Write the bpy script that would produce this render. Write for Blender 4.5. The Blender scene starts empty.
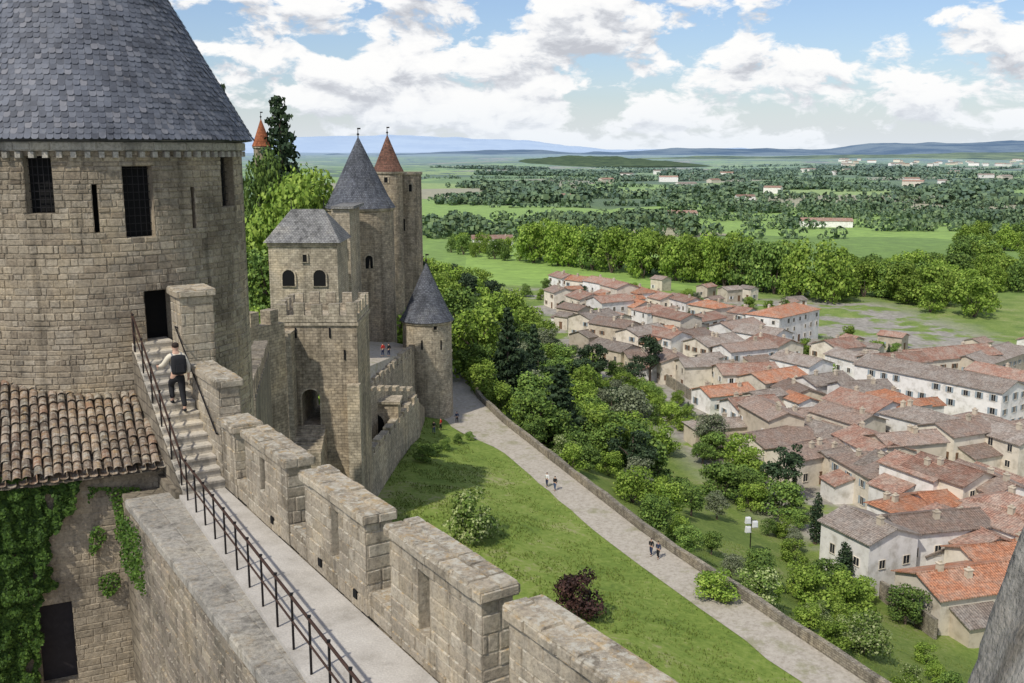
import bpy, bmesh, math, random
from mathutils import Vector, noise, Matrix
random.seed(7)
R=math.radians; PI=math.pi
TH=R(10.8); CT,ST=math.cos(TH),math.sin(TH); F=1000.0
C=bpy.context.scene.collection
def V(*a): return Vector(a)
def ray(px,py):
    xc=(px-512)/F; yc=(341.5-py)/F
    return V(xc,CT+yc*ST,-ST+yc*CT)
def at(px,py,Y):
    d=ray(px,py); return d*(Y/d.y)
def atz(px,py,Z):
    d=ray(px,py); return d*(Z/d.z)
def sstep(a,b,x):
    t=max(0,min(1,(x-a)/(b-a))); return t*t*(3-2*t)
def rnd(a,b): return random.uniform(a,b)

# ------------------------------------------------------------------ materials
class NT:
    def __init__(s,name):
        s.m=bpy.data.materials.new(name); s.m.use_nodes=True; s.t=s.m.node_tree
        s.b=s.t.nodes['Principled BSDF']; s.b.inputs['Roughness'].default_value=.9
        s.b.inputs['Specular IOR Level'].default_value=.2
    def n(s,typ,ins=None,**kw):
        nd=s.t.nodes.new('ShaderNode'+typ)
        for k,v in kw.items(): setattr(nd,k,v)
        for k,v in (ins or {}).items():
            if isinstance(v,bpy.types.NodeSocket): s.t.links.new(v,nd.inputs[k])
            else: nd.inputs[k].default_value=v
        return nd
    def lk(s,a,b): s.t.links.new(a,b)
    def ramp(s,fac,stops,const=False):
        r=s.n('ValToRGB',{'Fac':fac}); cr=r.color_ramp
        if const: cr.interpolation='CONSTANT'
        while len(cr.elements)<len(stops): cr.elements.new(.5)
        for e,(p,c) in zip(cr.elements,stops):
            e.position=p; e.color=(c[0],c[1],c[2],1) if not isinstance(c,(int,float)) else (c,c,c,1)
        return r.outputs[0]
    def mix(s,f,a,b,mode='MIX'):
        m=s.n('Mix',data_type='RGBA',blend_type=mode)
        for i,v in ((0,f),(6,a),(7,b)):
            if isinstance(v,bpy.types.NodeSocket): s.lk(v,m.inputs[i])
            elif isinstance(v,tuple): m.inputs[i].default_value=(v[0],v[1],v[2],1)
            else: m.inputs[i].default_value=v
        return m.outputs[2]
    def math(s,op,a,b=0.,clamp=False):
        m=s.n('Math',operation=op,use_clamp=clamp)
        for i,v in ((0,a),(1,b)):
            if isinstance(v,bpy.types.NodeSocket): s.lk(v,m.inputs[i])
            else: m.inputs[i].default_value=v
        return m.outputs[0]
    def noise(s,vec,scale,detail=4,rough=.55):
        return s.n('TexNoise',{'Vector':vec,'Scale':scale,'Detail':detail,'Roughness':rough})
    def pos(s): return s.n('NewGeometry').outputs['Position']
    def color(s,c): s.lk(c,s.b.inputs['Base Color'])
    def tint(s,col,lo,hi):
        k=s.math('ADD',s.math('MULTIPLY',s.n('ObjectInfo').outputs['Random'],hi-lo),lo)
        return s.mix(1.,col,s.n('CombineXYZ',{0:k,1:k,2:k}).outputs[0],'MULTIPLY')
    def haze(s,col,dist=9000.,hc=(.26,.35,.46)):  # aerial haze painted into the base colour, blue-grey growing with distance
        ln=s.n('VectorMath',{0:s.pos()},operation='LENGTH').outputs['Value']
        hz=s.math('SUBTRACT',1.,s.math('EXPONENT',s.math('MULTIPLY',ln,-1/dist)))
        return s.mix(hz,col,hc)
    def bump(s,h,strength=.5,dist=.05):
        bp=s.n('Bump',{'Height':h,'Strength':strength,'Distance':dist}); s.lk(bp.outputs[0],s.b.inputs['Normal'])

def m_flat(name,c,rough=.85,var=.25,scale=3,bump=.2,metal=0):
    a=NT(name); p=a.pos(); nz=a.noise(p,scale).outputs[0]
    a.color(a.mix(nz,tuple(x*(1-var) for x in c),tuple(min(1,x*(1+var)) for x in c)))
    a.b.inputs['Roughness'].default_value=rough; a.b.inputs['Metallic'].default_value=metal
    if bump: a.bump(a.noise(p,scale*6).outputs[0],bump,.02)
    return a.m
def m_blocks(name,tones,lichen=.5,dark=.62,grain=1.):
    a=NT(name); g=a.n('NewGeometry'); p=g.outputs['Position']
    col=a.ramp(g.outputs['Random Per Island'],[(i/(len(tones)-1),t) for i,t in enumerate(tones)])
    fine=a.noise(p,14,6,.72).outputs[0]
    col=a.mix(grain,col,a.ramp(fine,[(.25,.42),(.5,.97),(.75,1.4)]),'MULTIPLY')
    big=a.noise(p,.55,5,.62).outputs[0]
    col=a.mix(1.0,col,a.ramp(big,[(.33,(dark,dark*.99,dark*.98)),(.5,(.97,.96,.95)),(.68,(1.22,1.16,1.04))]),'MULTIPLY')
    st=a.noise(a.n('VectorMath',{0:p,1:(1.6,1.6,.12)},operation='MULTIPLY').outputs[0],1.6,4,.6).outputs[0]
    col=a.mix(1.0,col,a.ramp(st,[(.36,(.62,.62,.62)),(.47,(1,1,1))]),'MULTIPLY')
    up=a.n('SeparateXYZ',{'Vector':g.outputs['Normal']}).outputs[2]
    upm=a.math('MULTIPLY',a.math('MAXIMUM',up,0.09),lichen,True)
    l1=a.ramp(a.noise(p,6,5,.7).outputs[0],[(.53,0.),(.62,.8)])
    col=a.mix(a.math('MULTIPLY',l1,upm),col,(.38,.25,.10))
    l2=a.ramp(a.noise(a.n('VectorMath',{0:p,1:(7,3,5)},operation='ADD').outputs[0],7,5,.7).outputs[0],[(.50,0.),(.6,1.)])
    col=a.mix(a.math('MULTIPLY',l2,upm),col,(.48,.45,.37))
    a.color(col); a.bump(a.mix(.5,fine,a.noise(p,45,3).outputs[0]),.9,.03)
    return a.m
def m_brick(name,c1,c2,mortar,bw=.55,bh=.28,ms=.02,bump=.6,stain=1.,lo=.66):
    a=NT(name); uv=a.n('TexCoord').outputs['UV']; p=a.pos()
    ds=a.noise(uv,1.3,3).outputs[1]
    v=a.n('VectorMath',{0:uv,1:a.n('VectorMath',{0:ds,'Scale':.22},operation='SCALE').outputs[0]},operation='ADD').outputs[0]
    b=a.n('TexBrick',{'Vector':v,'Color1':(*c1,1),'Color2':(*c2,1),'Mortar':(*mortar,1),'Scale':1.,'Mortar Size':ms,'Mortar Smooth':.4,'Bias':0.,'Brick Width':bw,'Row Height':bh})
    col=b.outputs[0]
    n1=a.noise(p,.25,5,.65).outputs[0]
    col=a.mix(stain,col,a.ramp(n1,[(.32,(lo,lo,lo*.98)),(.5,(.95,.95,.95)),(.7,(1.2,1.15,1.05))]),'MULTIPLY')
    n2=a.noise(p,2.2,5,.7).outputs[0]
    col=a.mix(1.,col,a.ramp(n2,[(.3,.58),(.7,1.4)]),'MULTIPLY')
    st=a.noise(a.n('VectorMath',{0:p,1:(.8,.8,.05)},operation='MULTIPLY').outputs[0],1.2,4,.6).outputs[0]
    col=a.mix(1.0,col,a.ramp(st,[(.36,(.64,.64,.64)),(.48,(1,1,1))]),'MULTIPLY')
    a.color(col)
    h=a.math('SUBTRACT',a.math('MULTIPLY',n2,.9),b.outputs[1])
    a.bump(h,bump,.08)
    return a.m
def m_tiles(name,c1,c2,c3):
    a=NT(name); uv=a.n('TexCoord').outputs['UV']; p=a.pos()
    b=a.n('TexBrick',{'Vector':uv,'Color1':(*c1,1),'Color2':(*c2,1),'Mortar':tuple(x*.4 for x in c1)+(1,),'Scale':1.,'Mortar Size':.04,'Mortar Smooth':.6,'Brick Width':.34,'Row Height':.46})
    b.offset=0
    n1=a.noise(p,.45,5,.7).outputs[0]
    col=a.mix(a.ramp(n1,[(.42,0.),(.6,.9)]),b.outputs[0],c3)
    n2=a.noise(p,2.6,5,.75).outputs[0]
    col=a.mix(1.,col,a.ramp(n2,[(.3,.45),(.7,1.5)]),'MULTIPLY')
    a.color(a.tint(col,.78,1.25))
    w=a.n('TexWave',{'Vector':uv,'Scale':.92},bands_direction='X').outputs[1]
    a.bump(a.math('ADD',w,n2),.7,.1)
    return a.m
def m_leaf(name,cd,cm,cl,trans=0,haze=False):
    a=NT(name); g=a.n('NewGeometry')
    nz=a.noise(g.outputs['Position'],.35,2).outputs[0]
    f=a.math('ADD',a.math('MULTIPLY',g.outputs['Random Per Island'],.5),a.math('MULTIPLY',nz,.5))
    col=a.tint(a.ramp(f,[(.2,cd),(.5,cm),(.8,cl)]),.75,1.3)
    if haze: col=a.haze(col,7500.,(.22,.31,.36))  # far leaf colour carries painted distance haze
    a.color(col); a.b.inputs['Roughness'].default_value=.65
    if trans:
        tr=a.n('BsdfTranslucent',{'Color':col}); ms=a.n('MixShader',{0:trans,1:a.b.outputs[0],2:tr.outputs[0]})
        a.lk(ms.outputs[0],a.t.nodes['Material Output'].inputs[0])
    return a.m
M={}
tow=[(.205,.168,.125),(.31,.26,.19),(.25,.21,.155),(.345,.295,.22),(.275,.23,.17),(.375,.325,.25),(.23,.20,.155)]
M['tower']=m_blocks('tower masonry',tow,.25,.56)
M['merlon']=m_blocks('weathered sandstone',[(.27,.23,.17),(.38,.33,.255),(.32,.275,.21),(.43,.38,.30),(.35,.305,.235)],.85)
M['ledge']=m_blocks('grey weathered coping',[(.31,.29,.25),(.35,.33,.29),(.33,.31,.27)],.22,.75)
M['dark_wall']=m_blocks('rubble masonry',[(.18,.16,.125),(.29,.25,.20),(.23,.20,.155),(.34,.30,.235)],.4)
M['patch']=m_blocks('worn render over rubble',[(.33,.275,.20),(.37,.315,.235),(.35,.295,.215),(.29,.245,.18)],.3,.5)
M['stone']=m_brick('coursed stone',(.42,.35,.255),(.29,.24,.175),(.20,.165,.125))
M['stone_l']=m_brick('pale coursed stone',(.47,.405,.305),(.34,.29,.215),(.24,.205,.155))
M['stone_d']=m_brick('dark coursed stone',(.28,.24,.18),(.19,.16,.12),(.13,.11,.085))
M['rubble']=m_brick('garden wall stone',(.34,.305,.24),(.24,.21,.165),(.14,.12,.09),.4,.2)
def m_slate(name):
    a=NT(name); g=a.n('NewGeometry')
    col=a.ramp(g.outputs['Random Per Island'],[(0,(.07,.075,.09)),(.45,(.10,.108,.13)),(.8,(.125,.133,.155)),(1,(.165,.165,.18))])
    n=a.noise(g.outputs['Position'],1.2,5,.7).outputs[0]
    col=a.mix(1.,col,a.ramp(n,[(.3,.65),(.5,1.),(.75,1.3)]),'MULTIPLY')
    l=a.ramp(a.noise(g.outputs['Position'],9,5,.75).outputs[0],[(.64,0.),(.72,.6)])
    col=a.mix(l,col,(.24,.23,.18))
    a.color(col); a.b.inputs['Roughness'].default_value=.6; a.bump(a.noise(g.outputs['Position'],30).outputs[0],.3,.01); return a.m
M['slate']=m_slate('slate')
M['slate_far']=m_brick('slate courses',(.15,.16,.18),(.10,.105,.125),(.05,.052,.06),.3,.26,.03,.5)
M['slate_pale']=m_brick('lichened slate courses',(.27,.265,.25),(.20,.195,.19),(.10,.10,.10),.35,.3,.03,.5)
M['redroof']=m_brick('weathered red roof tiles',(.24,.115,.08),(.17,.09,.065),(.07,.05,.04),.25,.3,.03,.5)
M['orangeroof']=m_brick('orange roof tiles',(.50,.17,.08),(.40,.13,.06),(.2,.08,.04),.25,.3,.03,.5)
M['canal']=m_blocks('clay canal tiles',[(.13,.10,.075),(.26,.19,.135),(.20,.155,.12),(.34,.27,.205),(.18,.16,.13),(.25,.16,.11)],.55)
M['tO']=m_tiles('orange clay tiles',(.50,.22,.12),(.40,.17,.095),(.36,.23,.165))
M['tR']=m_tiles('red brown clay tiles',(.38,.215,.155),(.30,.165,.12),(.33,.25,.20))
M['tN']=m_tiles('brown clay tiles',(.35,.25,.195),(.27,.19,.15),(.27,.22,.185))
M['tD']=m_tiles('grey brown aged tiles',(.31,.25,.205),(.235,.19,.16),(.30,.265,.23))
def m_plaster(n,c): 
    a=NT(n); p=a.pos(); n1=a.noise(p,.6,5,.65).outputs[0]
    a.color(a.tint(a.mix(1.,c,a.ramp(n1,[(.3,(.64,.62,.58)),(.5,.95),(.7,1.06)]),'MULTIPLY'),.85,1.1)); a.bump(a.noise(p,8).outputs[0],.3,.03); return a.m
M['wW']=m_plaster('white render',(.80,.77,.72)); M['wC']=m_plaster('cream render',(.70,.63,.52))
M['wB']=m_plaster('beige render',(.56,.485,.38)); M['wG']=m_plaster('grey brown render',(.42,.37,.30))
M['glass']=m_flat('dark window glass',(.025,.028,.032),.15,.2,bump=0)
M['black']=m_flat('dark interior',(.008,.008,.008),.9,.2,bump=0)
M['door']=m_flat('weathered dark door',(.03,.026,.028),.7,.4,8)
M['sh_br']=m_flat('brown shutter',(.17,.10,.06)); M['sh_bl']=m_flat('grey blue shutter',(.28,.33,.36)); M['sh_wh']=m_flat('white shutter',(.7,.7,.68))
M['metal']=m_flat('dark iron',(.02,.018,.018),.5,.3,bump=0,metal=.4)
M['rust']=m_flat('rusty iron rail',(.05,.028,.02),.6,.4,bump=0)
M['white']=m_flat('white paint',(.7,.7,.7),.5,.05,bump=0)
a=NT('pale concrete walk'); p=a.pos()
c_=a.ramp(a.noise(p,1.3,6,.7).outputs[0],[(.3,(.33,.305,.265)),(.5,(.45,.42,.375)),(.7,(.52,.49,.44))])
c_=a.mix(1.,c_,a.ramp(a.noise(p,30,3).outputs[0],[(.3,.85),(.7,1.1)]),'MULTIPLY'); a.color(c_); a.bump(a.noise(p,22,4).outputs[0],.4,.02); M['slab']=a.m
M['step']=m_blocks('worn stone steps',[(.46,.43,.37),(.54,.50,.43)],.1,.8,.6)
M['bark']=m_flat('bark',(.12,.09,.07),.9,.4,4,.5)
M['court']=m_flat('courtyard gravel',(.30,.265,.21),.95,.3,2,.4)
M['L_bright']=m_leaf('bright leaves',(.085,.15,.02),(.18,.275,.038),(.31,.40,.075),.15)
M['L_mid']=m_leaf('mid green leaves',(.045,.088,.02),(.105,.175,.034),(.19,.27,.055))
M['L_dark']=m_leaf('dark needles',(.014,.028,.014),(.03,.055,.024),(.06,.09,.038))
M['L_olive']=m_leaf('grey green leaves',(.08,.10,.055),(.15,.175,.095),(.23,.25,.16))
M['L_flow']=m_leaf('shrub leaves with pale blossom',(.06,.11,.02),(.14,.21,.04),(.44,.47,.24),.1)
M['L_red']=m_leaf('dark red leaves',(.025,.015,.012),(.06,.03,.027),(.11,.055,.042))
M['L_ivy']=m_leaf('ivy leaves',(.022,.05,.009),(.055,.11,.016),(.11,.185,.028),.15)
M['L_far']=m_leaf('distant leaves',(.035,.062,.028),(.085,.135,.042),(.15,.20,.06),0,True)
M['L_grass']=m_leaf('grass blades',(.10,.14,.025),(.17,.23,.045),(.27,.30,.10))
M['skin']=m_flat('skin',(.5,.31,.22),.6,.05,bump=0); M['hair']=m_flat('dark hair',(.03,.02,.015),.7,.2,20,.3)
for k,c in dict(cream=(.62,.56,.44),navy=(.03,.04,.08),black=(.02,.02,.022),red=(.45,.04,.03),blue=(.06,.12,.3),grey=(.2,.2,.21),whitecloth=(.7,.7,.7),jean=(.07,.10,.17)).items():
    M['c_'+k]=m_flat(k+' cloth',c,.85,.12,9,.2)

# ------------------------------------------------------------------ mesh builder
class MB:
    def __init__(s): s.v=[];s.f=[];s.uv=[];s.mi=[]
    def face(s,pts,uvs=None,mi=0):
        b=len(s.v); pts=[Vector(p) for p in pts]; s.v+= [tuple(p) for p in pts]; s.f.append(tuple(range(b,b+len(pts)))); s.mi.append(mi)
        if uvs is None:
            n=(pts[1]-pts[0]).cross(pts[-1]-pts[0])
            if n.length<1e-12: n=V(0,0,1)
            n.normalize()
            if abs(n.z)>.75: uvs=[(p.x,p.y) for p in pts]
            else:
                t=V(-n.y,n.x,0); t.normalize(); uvs=[(p.dot(t),p.z) for p in pts]
        s.uv+=uvs
    def box(s,c,size,rot=0,mi=0,top=1.,bottom=True):
        cx,cy,z0=c; lx,ly,h=size; ca,sa=math.cos(rot),math.sin(rot)
        def P(x,y,z): return V(cx+x*ca-y*sa,cy+x*sa+y*ca,z)
        a=[P(sx*lx/2,sy*ly/2,z0) for sx,sy in ((-1,-1),(1,-1),(1,1),(-1,1))]
        b=[P(sx*lx/2*top,sy*ly/2*top,z0+h) for sx,sy in ((-1,-1),(1,-1),(1,1),(-1,1))]
        s.hexa(a,b,mi,bottom)
    def hexa(s,a,b,mi=0,bottom=True):
        for i in range(4):
            j=(i+1)%4; s.face([a[i],a[j],b[j],b[i]],mi=mi)
        s.face(b,mi=mi)
        if bottom: s.face(a[::-1],mi=mi)
    def ring(s,cx,cy,r0,z0,r1,z1,n=40,mi=0,uvr=None):
        L=math.hypot(r1-r0,z1-z0); ur=uvr or max(r0,r1)
        vb=z0; vt=z0+L
        for i in range(n):
            a0=2*PI*i/n;a1=2*PI*(i+1)/n
            p=[V(cx+r*math.cos(a),cy+r*math.sin(a),z) for a,r,z in ((a0,r0,z0),(a1,r0,z0),(a1,r1,z1),(a0,r1,z1))]
            s.face(p,[(a0*ur,vb),(a1*ur,vb),(a1*ur,vt),(a0*ur,vt)],mi)
    def tube(s,a,b,r0,r1=None,n=6,mi=0):
        a=Vector(a);b=Vector(b); r1=r0 if r1 is None else r1
        d=(b-a).normalized(); x=d.orthogonal().normalized(); y=d.cross(x)
        A=[a+(x*math.cos(2*PI*i/n)+y*math.sin(2*PI*i/n))*r0 for i in range(n)]
        B=[b+(x*math.cos(2*PI*i/n)+y*math.sin(2*PI*i/n))*r1 for i in range(n)]
        for i in range(n): s.face([A[i],A[(i+1)%n],B[(i+1)%n],B[i]],mi=mi)
        s.face(A[::-1],mi=mi); s.face(B,mi=mi)
    def mesh(s,name,mats):
        me=bpy.data.meshes.new(name); me.from_pydata(s.v,[],s.f)
        for m in (mats if isinstance(mats,list) else [mats]): me.materials.append(m)
        ul=me.uv_layers.new(name='UVMap'); ul.data.foreach_set('uv',[c for u in s.uv for c in u])
        me.polygons.foreach_set('material_index',s.mi); me.update(); return me
    def build(s,name,mats,parent=None,smooth=False,**kw):
        me=s.mesh(name,mats)
        if smooth: me.polygons.foreach_set('use_smooth',[True]*len(me.polygons))
        return link(name,me,parent,**kw)
def link(name,me,parent=None,loc=None,rot=0,label=None,cat=None,group=None,kind=None,scale=None):
    o=bpy.data.objects.new(name,me); C.objects.link(o)
    if parent:
        o.parent=parent
        if loc is None and parent.parent is None: o.matrix_parent_inverse=(Matrix.Translation(parent.location)@Matrix.Rotation(parent.rotation_euler[2],4,'Z')).inverted()
    if loc is not None: o.location=loc
    if rot: o.rotation_euler=(0,0,rot)
    if scale is not None: o.scale=scale
    tag(o,label,cat,group,kind); return o
def tag(o,label=None,cat=None,group=None,kind=None):
    if label:o['label']=label
    if cat:o['category']=cat
    if group:o['group']=group
    if kind:o['kind']=kind
def thing(name,label,cat,loc=(0,0,0),rot=0,group=None): return link(name,None,None,loc,rot,label,cat,group)
ORD=['first','second','third','fourth','fifth','sixth','seventh','eighth','ninth','tenth','eleventh','twelfth','thirteenth','fourteenth','fifteenth','sixteenth']

# ------------------------------------------------------------------ masonry of single blocks on a mapped surface
def cylmap(cx,cy,Rr):
    def f(u,v,w): a=u/Rr; return V(cx+(Rr+w)*math.cos(a),cy+(Rr+w)*math.sin(a),v)
    return f
def planemap(o,d):
    o=Vector(o);d=Vector(d).normalized(); n=d.cross(V(0,0,1))
    def f(u,v,w): return V(o.x+d.x*u+n.x*w,o.y+d.y*u+n.y*w,v)
    return f
def topmap(o,d,e,z):
    o=Vector(o);d=Vector(d);e=Vector(e)
    def f(u,v,w): return V(o.x+d.x*u+e.x*v,o.y+d.y*u+e.y*v,z+w)
    return f
def courses(v0,v1,bh):
    vs=[v0]
    while vs[-1]<v1-bh*.6: vs.append(vs[-1]+bh*rnd(.7,1.35))
    if len(vs)>1: vs[-1]=v1
    else: vs.append(v1)
    return vs
def blocks(mb,mp,u0,u1,v0,v1,bw,bh,openings=(),proud=.022,gap=.006,vs=None,irregular=.45,bk=.007):
    vs=vs or courses(v0,v1,bh)
    ops=[]
    for (a,b,c,d) in openings:
        c=min(vs,key=lambda q:abs(q-c)); d=min(vs,key=lambda q:abs(q-d)); ops.append((a,b,c,d))
    for r in range(len(vs)-1):
        lo,hi=vs[r],vs[r+1]; u=u0-rnd(0,bw*.8); rb=bw*rnd(.7,1.3)
        rowops=[o for o in ops if o[2]<hi-1e-4 and o[3]>lo+1e-4]
        while u<u1:
            w=rb*rnd(1-irregular,1+irregular*1.4); a=max(u,u0); b=min(u+w,u1)
            if u1-b<bw*.3: b=u1; w=b-u+.001
            u+=w
            if b-a<.02: continue
            segs=[(a,b)]
            for o in rowops:
                ns=[]
                for (x,y) in segs:
                    if y<=o[0] or x>=o[1]: ns.append((x,y)); continue
                    if x<o[0]: ns.append((x,o[0]))
                    if y>o[1]: ns.append((o[1],y))
                segs=ns
            for (x,y) in segs:
                if y-x<.02: continue
                mb.face([mp(x,lo,-bk),mp(y,lo,-bk),mp(y,hi,-bk),mp(x,hi,-bk)])
                p=rnd(0,proud); ch=gap+rnd(.004,.014); j=lambda:rnd(0,.016)
                if y-x<ch*3: continue
                g1,g2=rnd(0,.008),rnd(0,.008)
                I=[(x+gap+g1,lo+gap),(y-gap,lo+gap+g2),(y-gap-g2,hi-gap),(x+gap,hi-gap-g1)]
                T=[(x+ch+j(),lo+ch+j()),(y-ch-j(),lo+ch+j()),(y-ch-j(),hi-ch-j()),(x+ch+j(),hi-ch-j())]
                b0=len(mb.v)
                mb.v+=[tuple(mp(q[0],q[1],-bk-.003)) for q in I]+[tuple(mp(q[0],q[1],p)) for q in T]
                fs=[(b0+4,b0+5,b0+6,b0+7)]+[(b0+i,b0+(i+1)%4,b0+4+(i+1)%4,b0+4+i) for i in range(4)]
                for f in fs: mb.f.append(f); mb.mi.append(0); mb.uv+=[(0,0)]*4
    return ops
def reveal(mb,mp,op,depth):
    a,b,c,d=op
    mb.face([mp(a,c,0),mp(b,c,0),mp(b,c,-depth),mp(a,c,-depth)])
    mb.face([mp(a,d,-depth),mp(b,d,-depth),mp(b,d,0),mp(a,d,0)])
    mb.face([mp(a,c,-depth),mp(a,d,-depth),mp(a,d,0),mp(a,c,0)])
    mb.face([mp(b,c,0),mp(b,d,0),mp(b,d,-depth),mp(b,c,-depth)])
def pane(mp,op,depth,name,m,parent):
    a,b,c,d=op; mb=MB(); mb.face([mp(a,c,-depth+.02),mp(b,c,-depth+.02),mp(b,d,-depth+.02),mp(a,d,-depth+.02)]); return mb.build(name,m,parent)

# ------------------------------------------------------------------ terrain
pc=[(833,683),(715,600),(655,559),(617,531),(538,466),(485,422),(462,398)]
XC=[(-60,66),(20,47)]
for a,b in pc:
    q=atz(a,b,-39); XC.append((q.y,q.x))
XC+=[(200,-15),(260,-26),(330,-36),(420,-46),(60000,-46)]
def xc(y):
    if y<=XC[0][0]: return XC[0][1]
    for (a,xa),(b,xb) in zip(XC,XC[1:]):
        if y<=b: return xa+(xb-xa)*(y-a)/(b-a)
    return XC[-1][1]
def gsy(s,y,x):
    if s<=2.2:
        z=-39+2.2*sstep(-2.4,-16,s)+ (11.5*sstep(-26,-44,s))*sstep(50,80,y)
        z+=.35*noise.noise(V(x*.16,y*.16,5))*sstep(-3.5,-7,s)
    elif s<2.8: z=-39-1.2*(s-2.2)/.6
    else:
        z=-40.2-13.6*(1-(1-min(1,(s-2.8)/35))**1.35)-5.2*sstep(36,150,s)-1*sstep(150,260,s)
        z+=.9*noise.noise(V(x*.05,y*.05,3))*sstep(3,10,s)
    b=sstep(290,420,y)
    if s>36: b=sstep(380,480,y)
    z=z*(1-b)-60*b
    f=sstep(600,2000,y)
    if f>0: z+=f*(9+14*sstep(2000,4000,y))*noise.noise(V(x*.0011,y*.0006,7.7))
    return z
def gz(x,y): return gsy((x-xc(y))*.905,y,x)
def hit(px,py,h=0,y0=45):
    d=ray(px,py); Y=y0
    while Y<9000:
        k=Y/d.y
        if d.z*k<gz(d.x*k,Y)+h: break
        Y*=1.004
    return V(d.x*Y/d.y,Y,gz(d.x*Y/d.y,Y))
Ys=[-60+6*i for i in range(20)]+[60+3*i for i in range(141)]
while Ys[-1]<42000: Ys.append(Ys[-1]*1.05)
Ss=[-14,-11,-8,-5,-2.6,-2.2,-1,0,1,2.2,2.8,4,6]
s=9
while s<170: Ss.append(s); s+=3.5
while s<40000: Ss.append(s); s*=1.07
s=-17
while s>-60: Ss.insert(0,s); s-=3
while s>-40000: Ss.insert(0,s); s*=1.09
tv=[];tz=[]
for y in Ys:
    for s in Ss:
        x=xc(y)+s/.905; z=gsy(s,y,x); tv.append((x,y,z))
        town=sstep(35,40,s)*sstep(100,112,y)*(1-sstep(385,410,y))*(1-sstep(160,180,s))
        slope=sstep(2,5,s)*(1-sstep(30,38,s))
        far=sstep(400,440,y)
        tz.append((town,slope,far,1))
nS=len(Ss); tf=[(i*nS+j,i*nS+j+1,(i+1)*nS+j+1,(i+1)*nS+j) for i in range(len(Ys)-1) for j in range(nS-1)]
me=bpy.data.meshes.new('ground'); me.from_pydata(tv,[],tf)
ca=me.color_attributes.new('zone','FLOAT_COLOR','POINT'); ca.data.foreach_set('color',[c for t in tz for c in t])
me.polygons.foreach_set('use_smooth',[True]*len(tf))
a=NT('ground cover'); p=a.pos(); z=a.n('SeparateColor',{'Color':a.n('Attribute',attribute_name='zone').outputs['Color']}).outputs
n1=a.noise(p,.12,6,.65).outputs[0]; n2=a.noise(p,1.6,6,.75).outputs[0]
gr=a.ramp(a.mix(.5,n1,n2),[(.34,(.075,.11,.02)),(.45,(.135,.20,.03)),(.54,(.20,.26,.05)),(.62,(.29,.28,.13))])
dirt=a.ramp(a.noise(p,.5,6,.7).outputs[0],[(.3,(.19,.17,.14)),(.5,(.30,.275,.23)),(.7,(.42,.385,.33))])
tw=a.mix(a.ramp(a.noise(p,.07,5,.6).outputs[0],[(.49,0.),(.55,1.)]),dirt,gr)
slopec=a.mix(.25,gr,(.08,.10,.03))
col=a.mix(z[1],gr,slopec); col=a.mix(z[0],col,tw)
sc=a.n('VectorMath',{0:p,1:(.0050,.0034,0)},operation='MULTIPLY').outputs[0]
sd=a.n('VectorMath',{0:sc,1:a.n('VectorMath',{0:a.noise(sc,.8,2).outputs[1],'Scale':.6},operation='SCALE').outputs[0]},operation='ADD').outputs[0]
vo=a.n('TexVoronoi',{'Vector':sd,'Scale':1.}); vc=a.n('SeparateColor',{'Color':vo.outputs['Color']}).outputs[0]
fld=a.ramp(vc,[(0,(.16,.25,.045)),(.2,(.24,.36,.065)),(.4,(.12,.18,.045)),(.5,(.28,.37,.085)),(.66,(.34,.31,.18)),(.76,(.19,.29,.055)),(.9,(.10,.15,.045))],True)
fld=a.mix(1.,fld,a.ramp(n1,[(.3,.72),(.7,1.22)]),'MULTIPLY')
ln=a.n('VectorMath',{0:p},operation='LENGTH').outputs['Value']
wd=a.math('MULTIPLY',a.ramp(a.noise(sc,2.6,6,.7).outputs[0],[(.55,0.),(.58,1.)]),a.math('MULTIPLY',a.math('SUBTRACT',ln,1900.),.001,True))
fld=a.mix(wd,fld,(.035,.06,.03))
col=a.mix(z[2],col,fld)
a.color(a.haze(col)); a.bump(n2,.7,.2)  # ground colour fades into painted haze far off
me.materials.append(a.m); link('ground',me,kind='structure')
def hazemat(name,c1,c2,scale):  # plain ridge tones, with bluish air haze put into the farther ones
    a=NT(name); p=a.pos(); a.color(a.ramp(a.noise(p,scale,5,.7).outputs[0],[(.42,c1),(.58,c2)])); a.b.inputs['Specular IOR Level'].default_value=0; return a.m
def hills(Y,x0,x1,prof,zb,m,nm,seed,amp):
    mb=MB(); N=160; dep=Y*.25
    def hgt(t):
        for (a,h0),(b,h1) in zip(prof,prof[1:]):
            if t<=b: k=(t-a)/(b-a); k=k*k*(3-2*k); return h0+(h1-h0)*k
        return prof[-1][1]
    def P(i,k):
        t=i/N; x=x0+(x1-x0)*t; f=[0,.45,.8,1.][k]
        h=hgt(t)+amp*noise.fractal(V(t*9,seed,k*.35),.8,2.2,6)
        return V(x,Y+dep*(k/3.),zb+(h-zb)*f)
    for k in range(3):
        for i in range(N): mb.face([P(i,k),P(i+1,k),P(i+1,k+1),P(i,k+1)])
    mb.build(nm,m,smooth=True,kind='structure')
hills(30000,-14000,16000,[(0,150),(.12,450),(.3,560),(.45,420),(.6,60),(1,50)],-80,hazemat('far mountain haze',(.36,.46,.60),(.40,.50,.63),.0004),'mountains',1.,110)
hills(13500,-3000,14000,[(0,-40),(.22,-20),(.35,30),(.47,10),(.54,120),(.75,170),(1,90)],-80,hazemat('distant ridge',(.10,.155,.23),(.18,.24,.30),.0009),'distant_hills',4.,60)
hills(7000,600,7500,[(0,-62),(.25,-45),(.5,-15),(.75,-5),(1,-15)],-75,hazemat('middle ridge',(.09,.135,.13),(.20,.26,.18),.003),'hills',6.,16)
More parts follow.
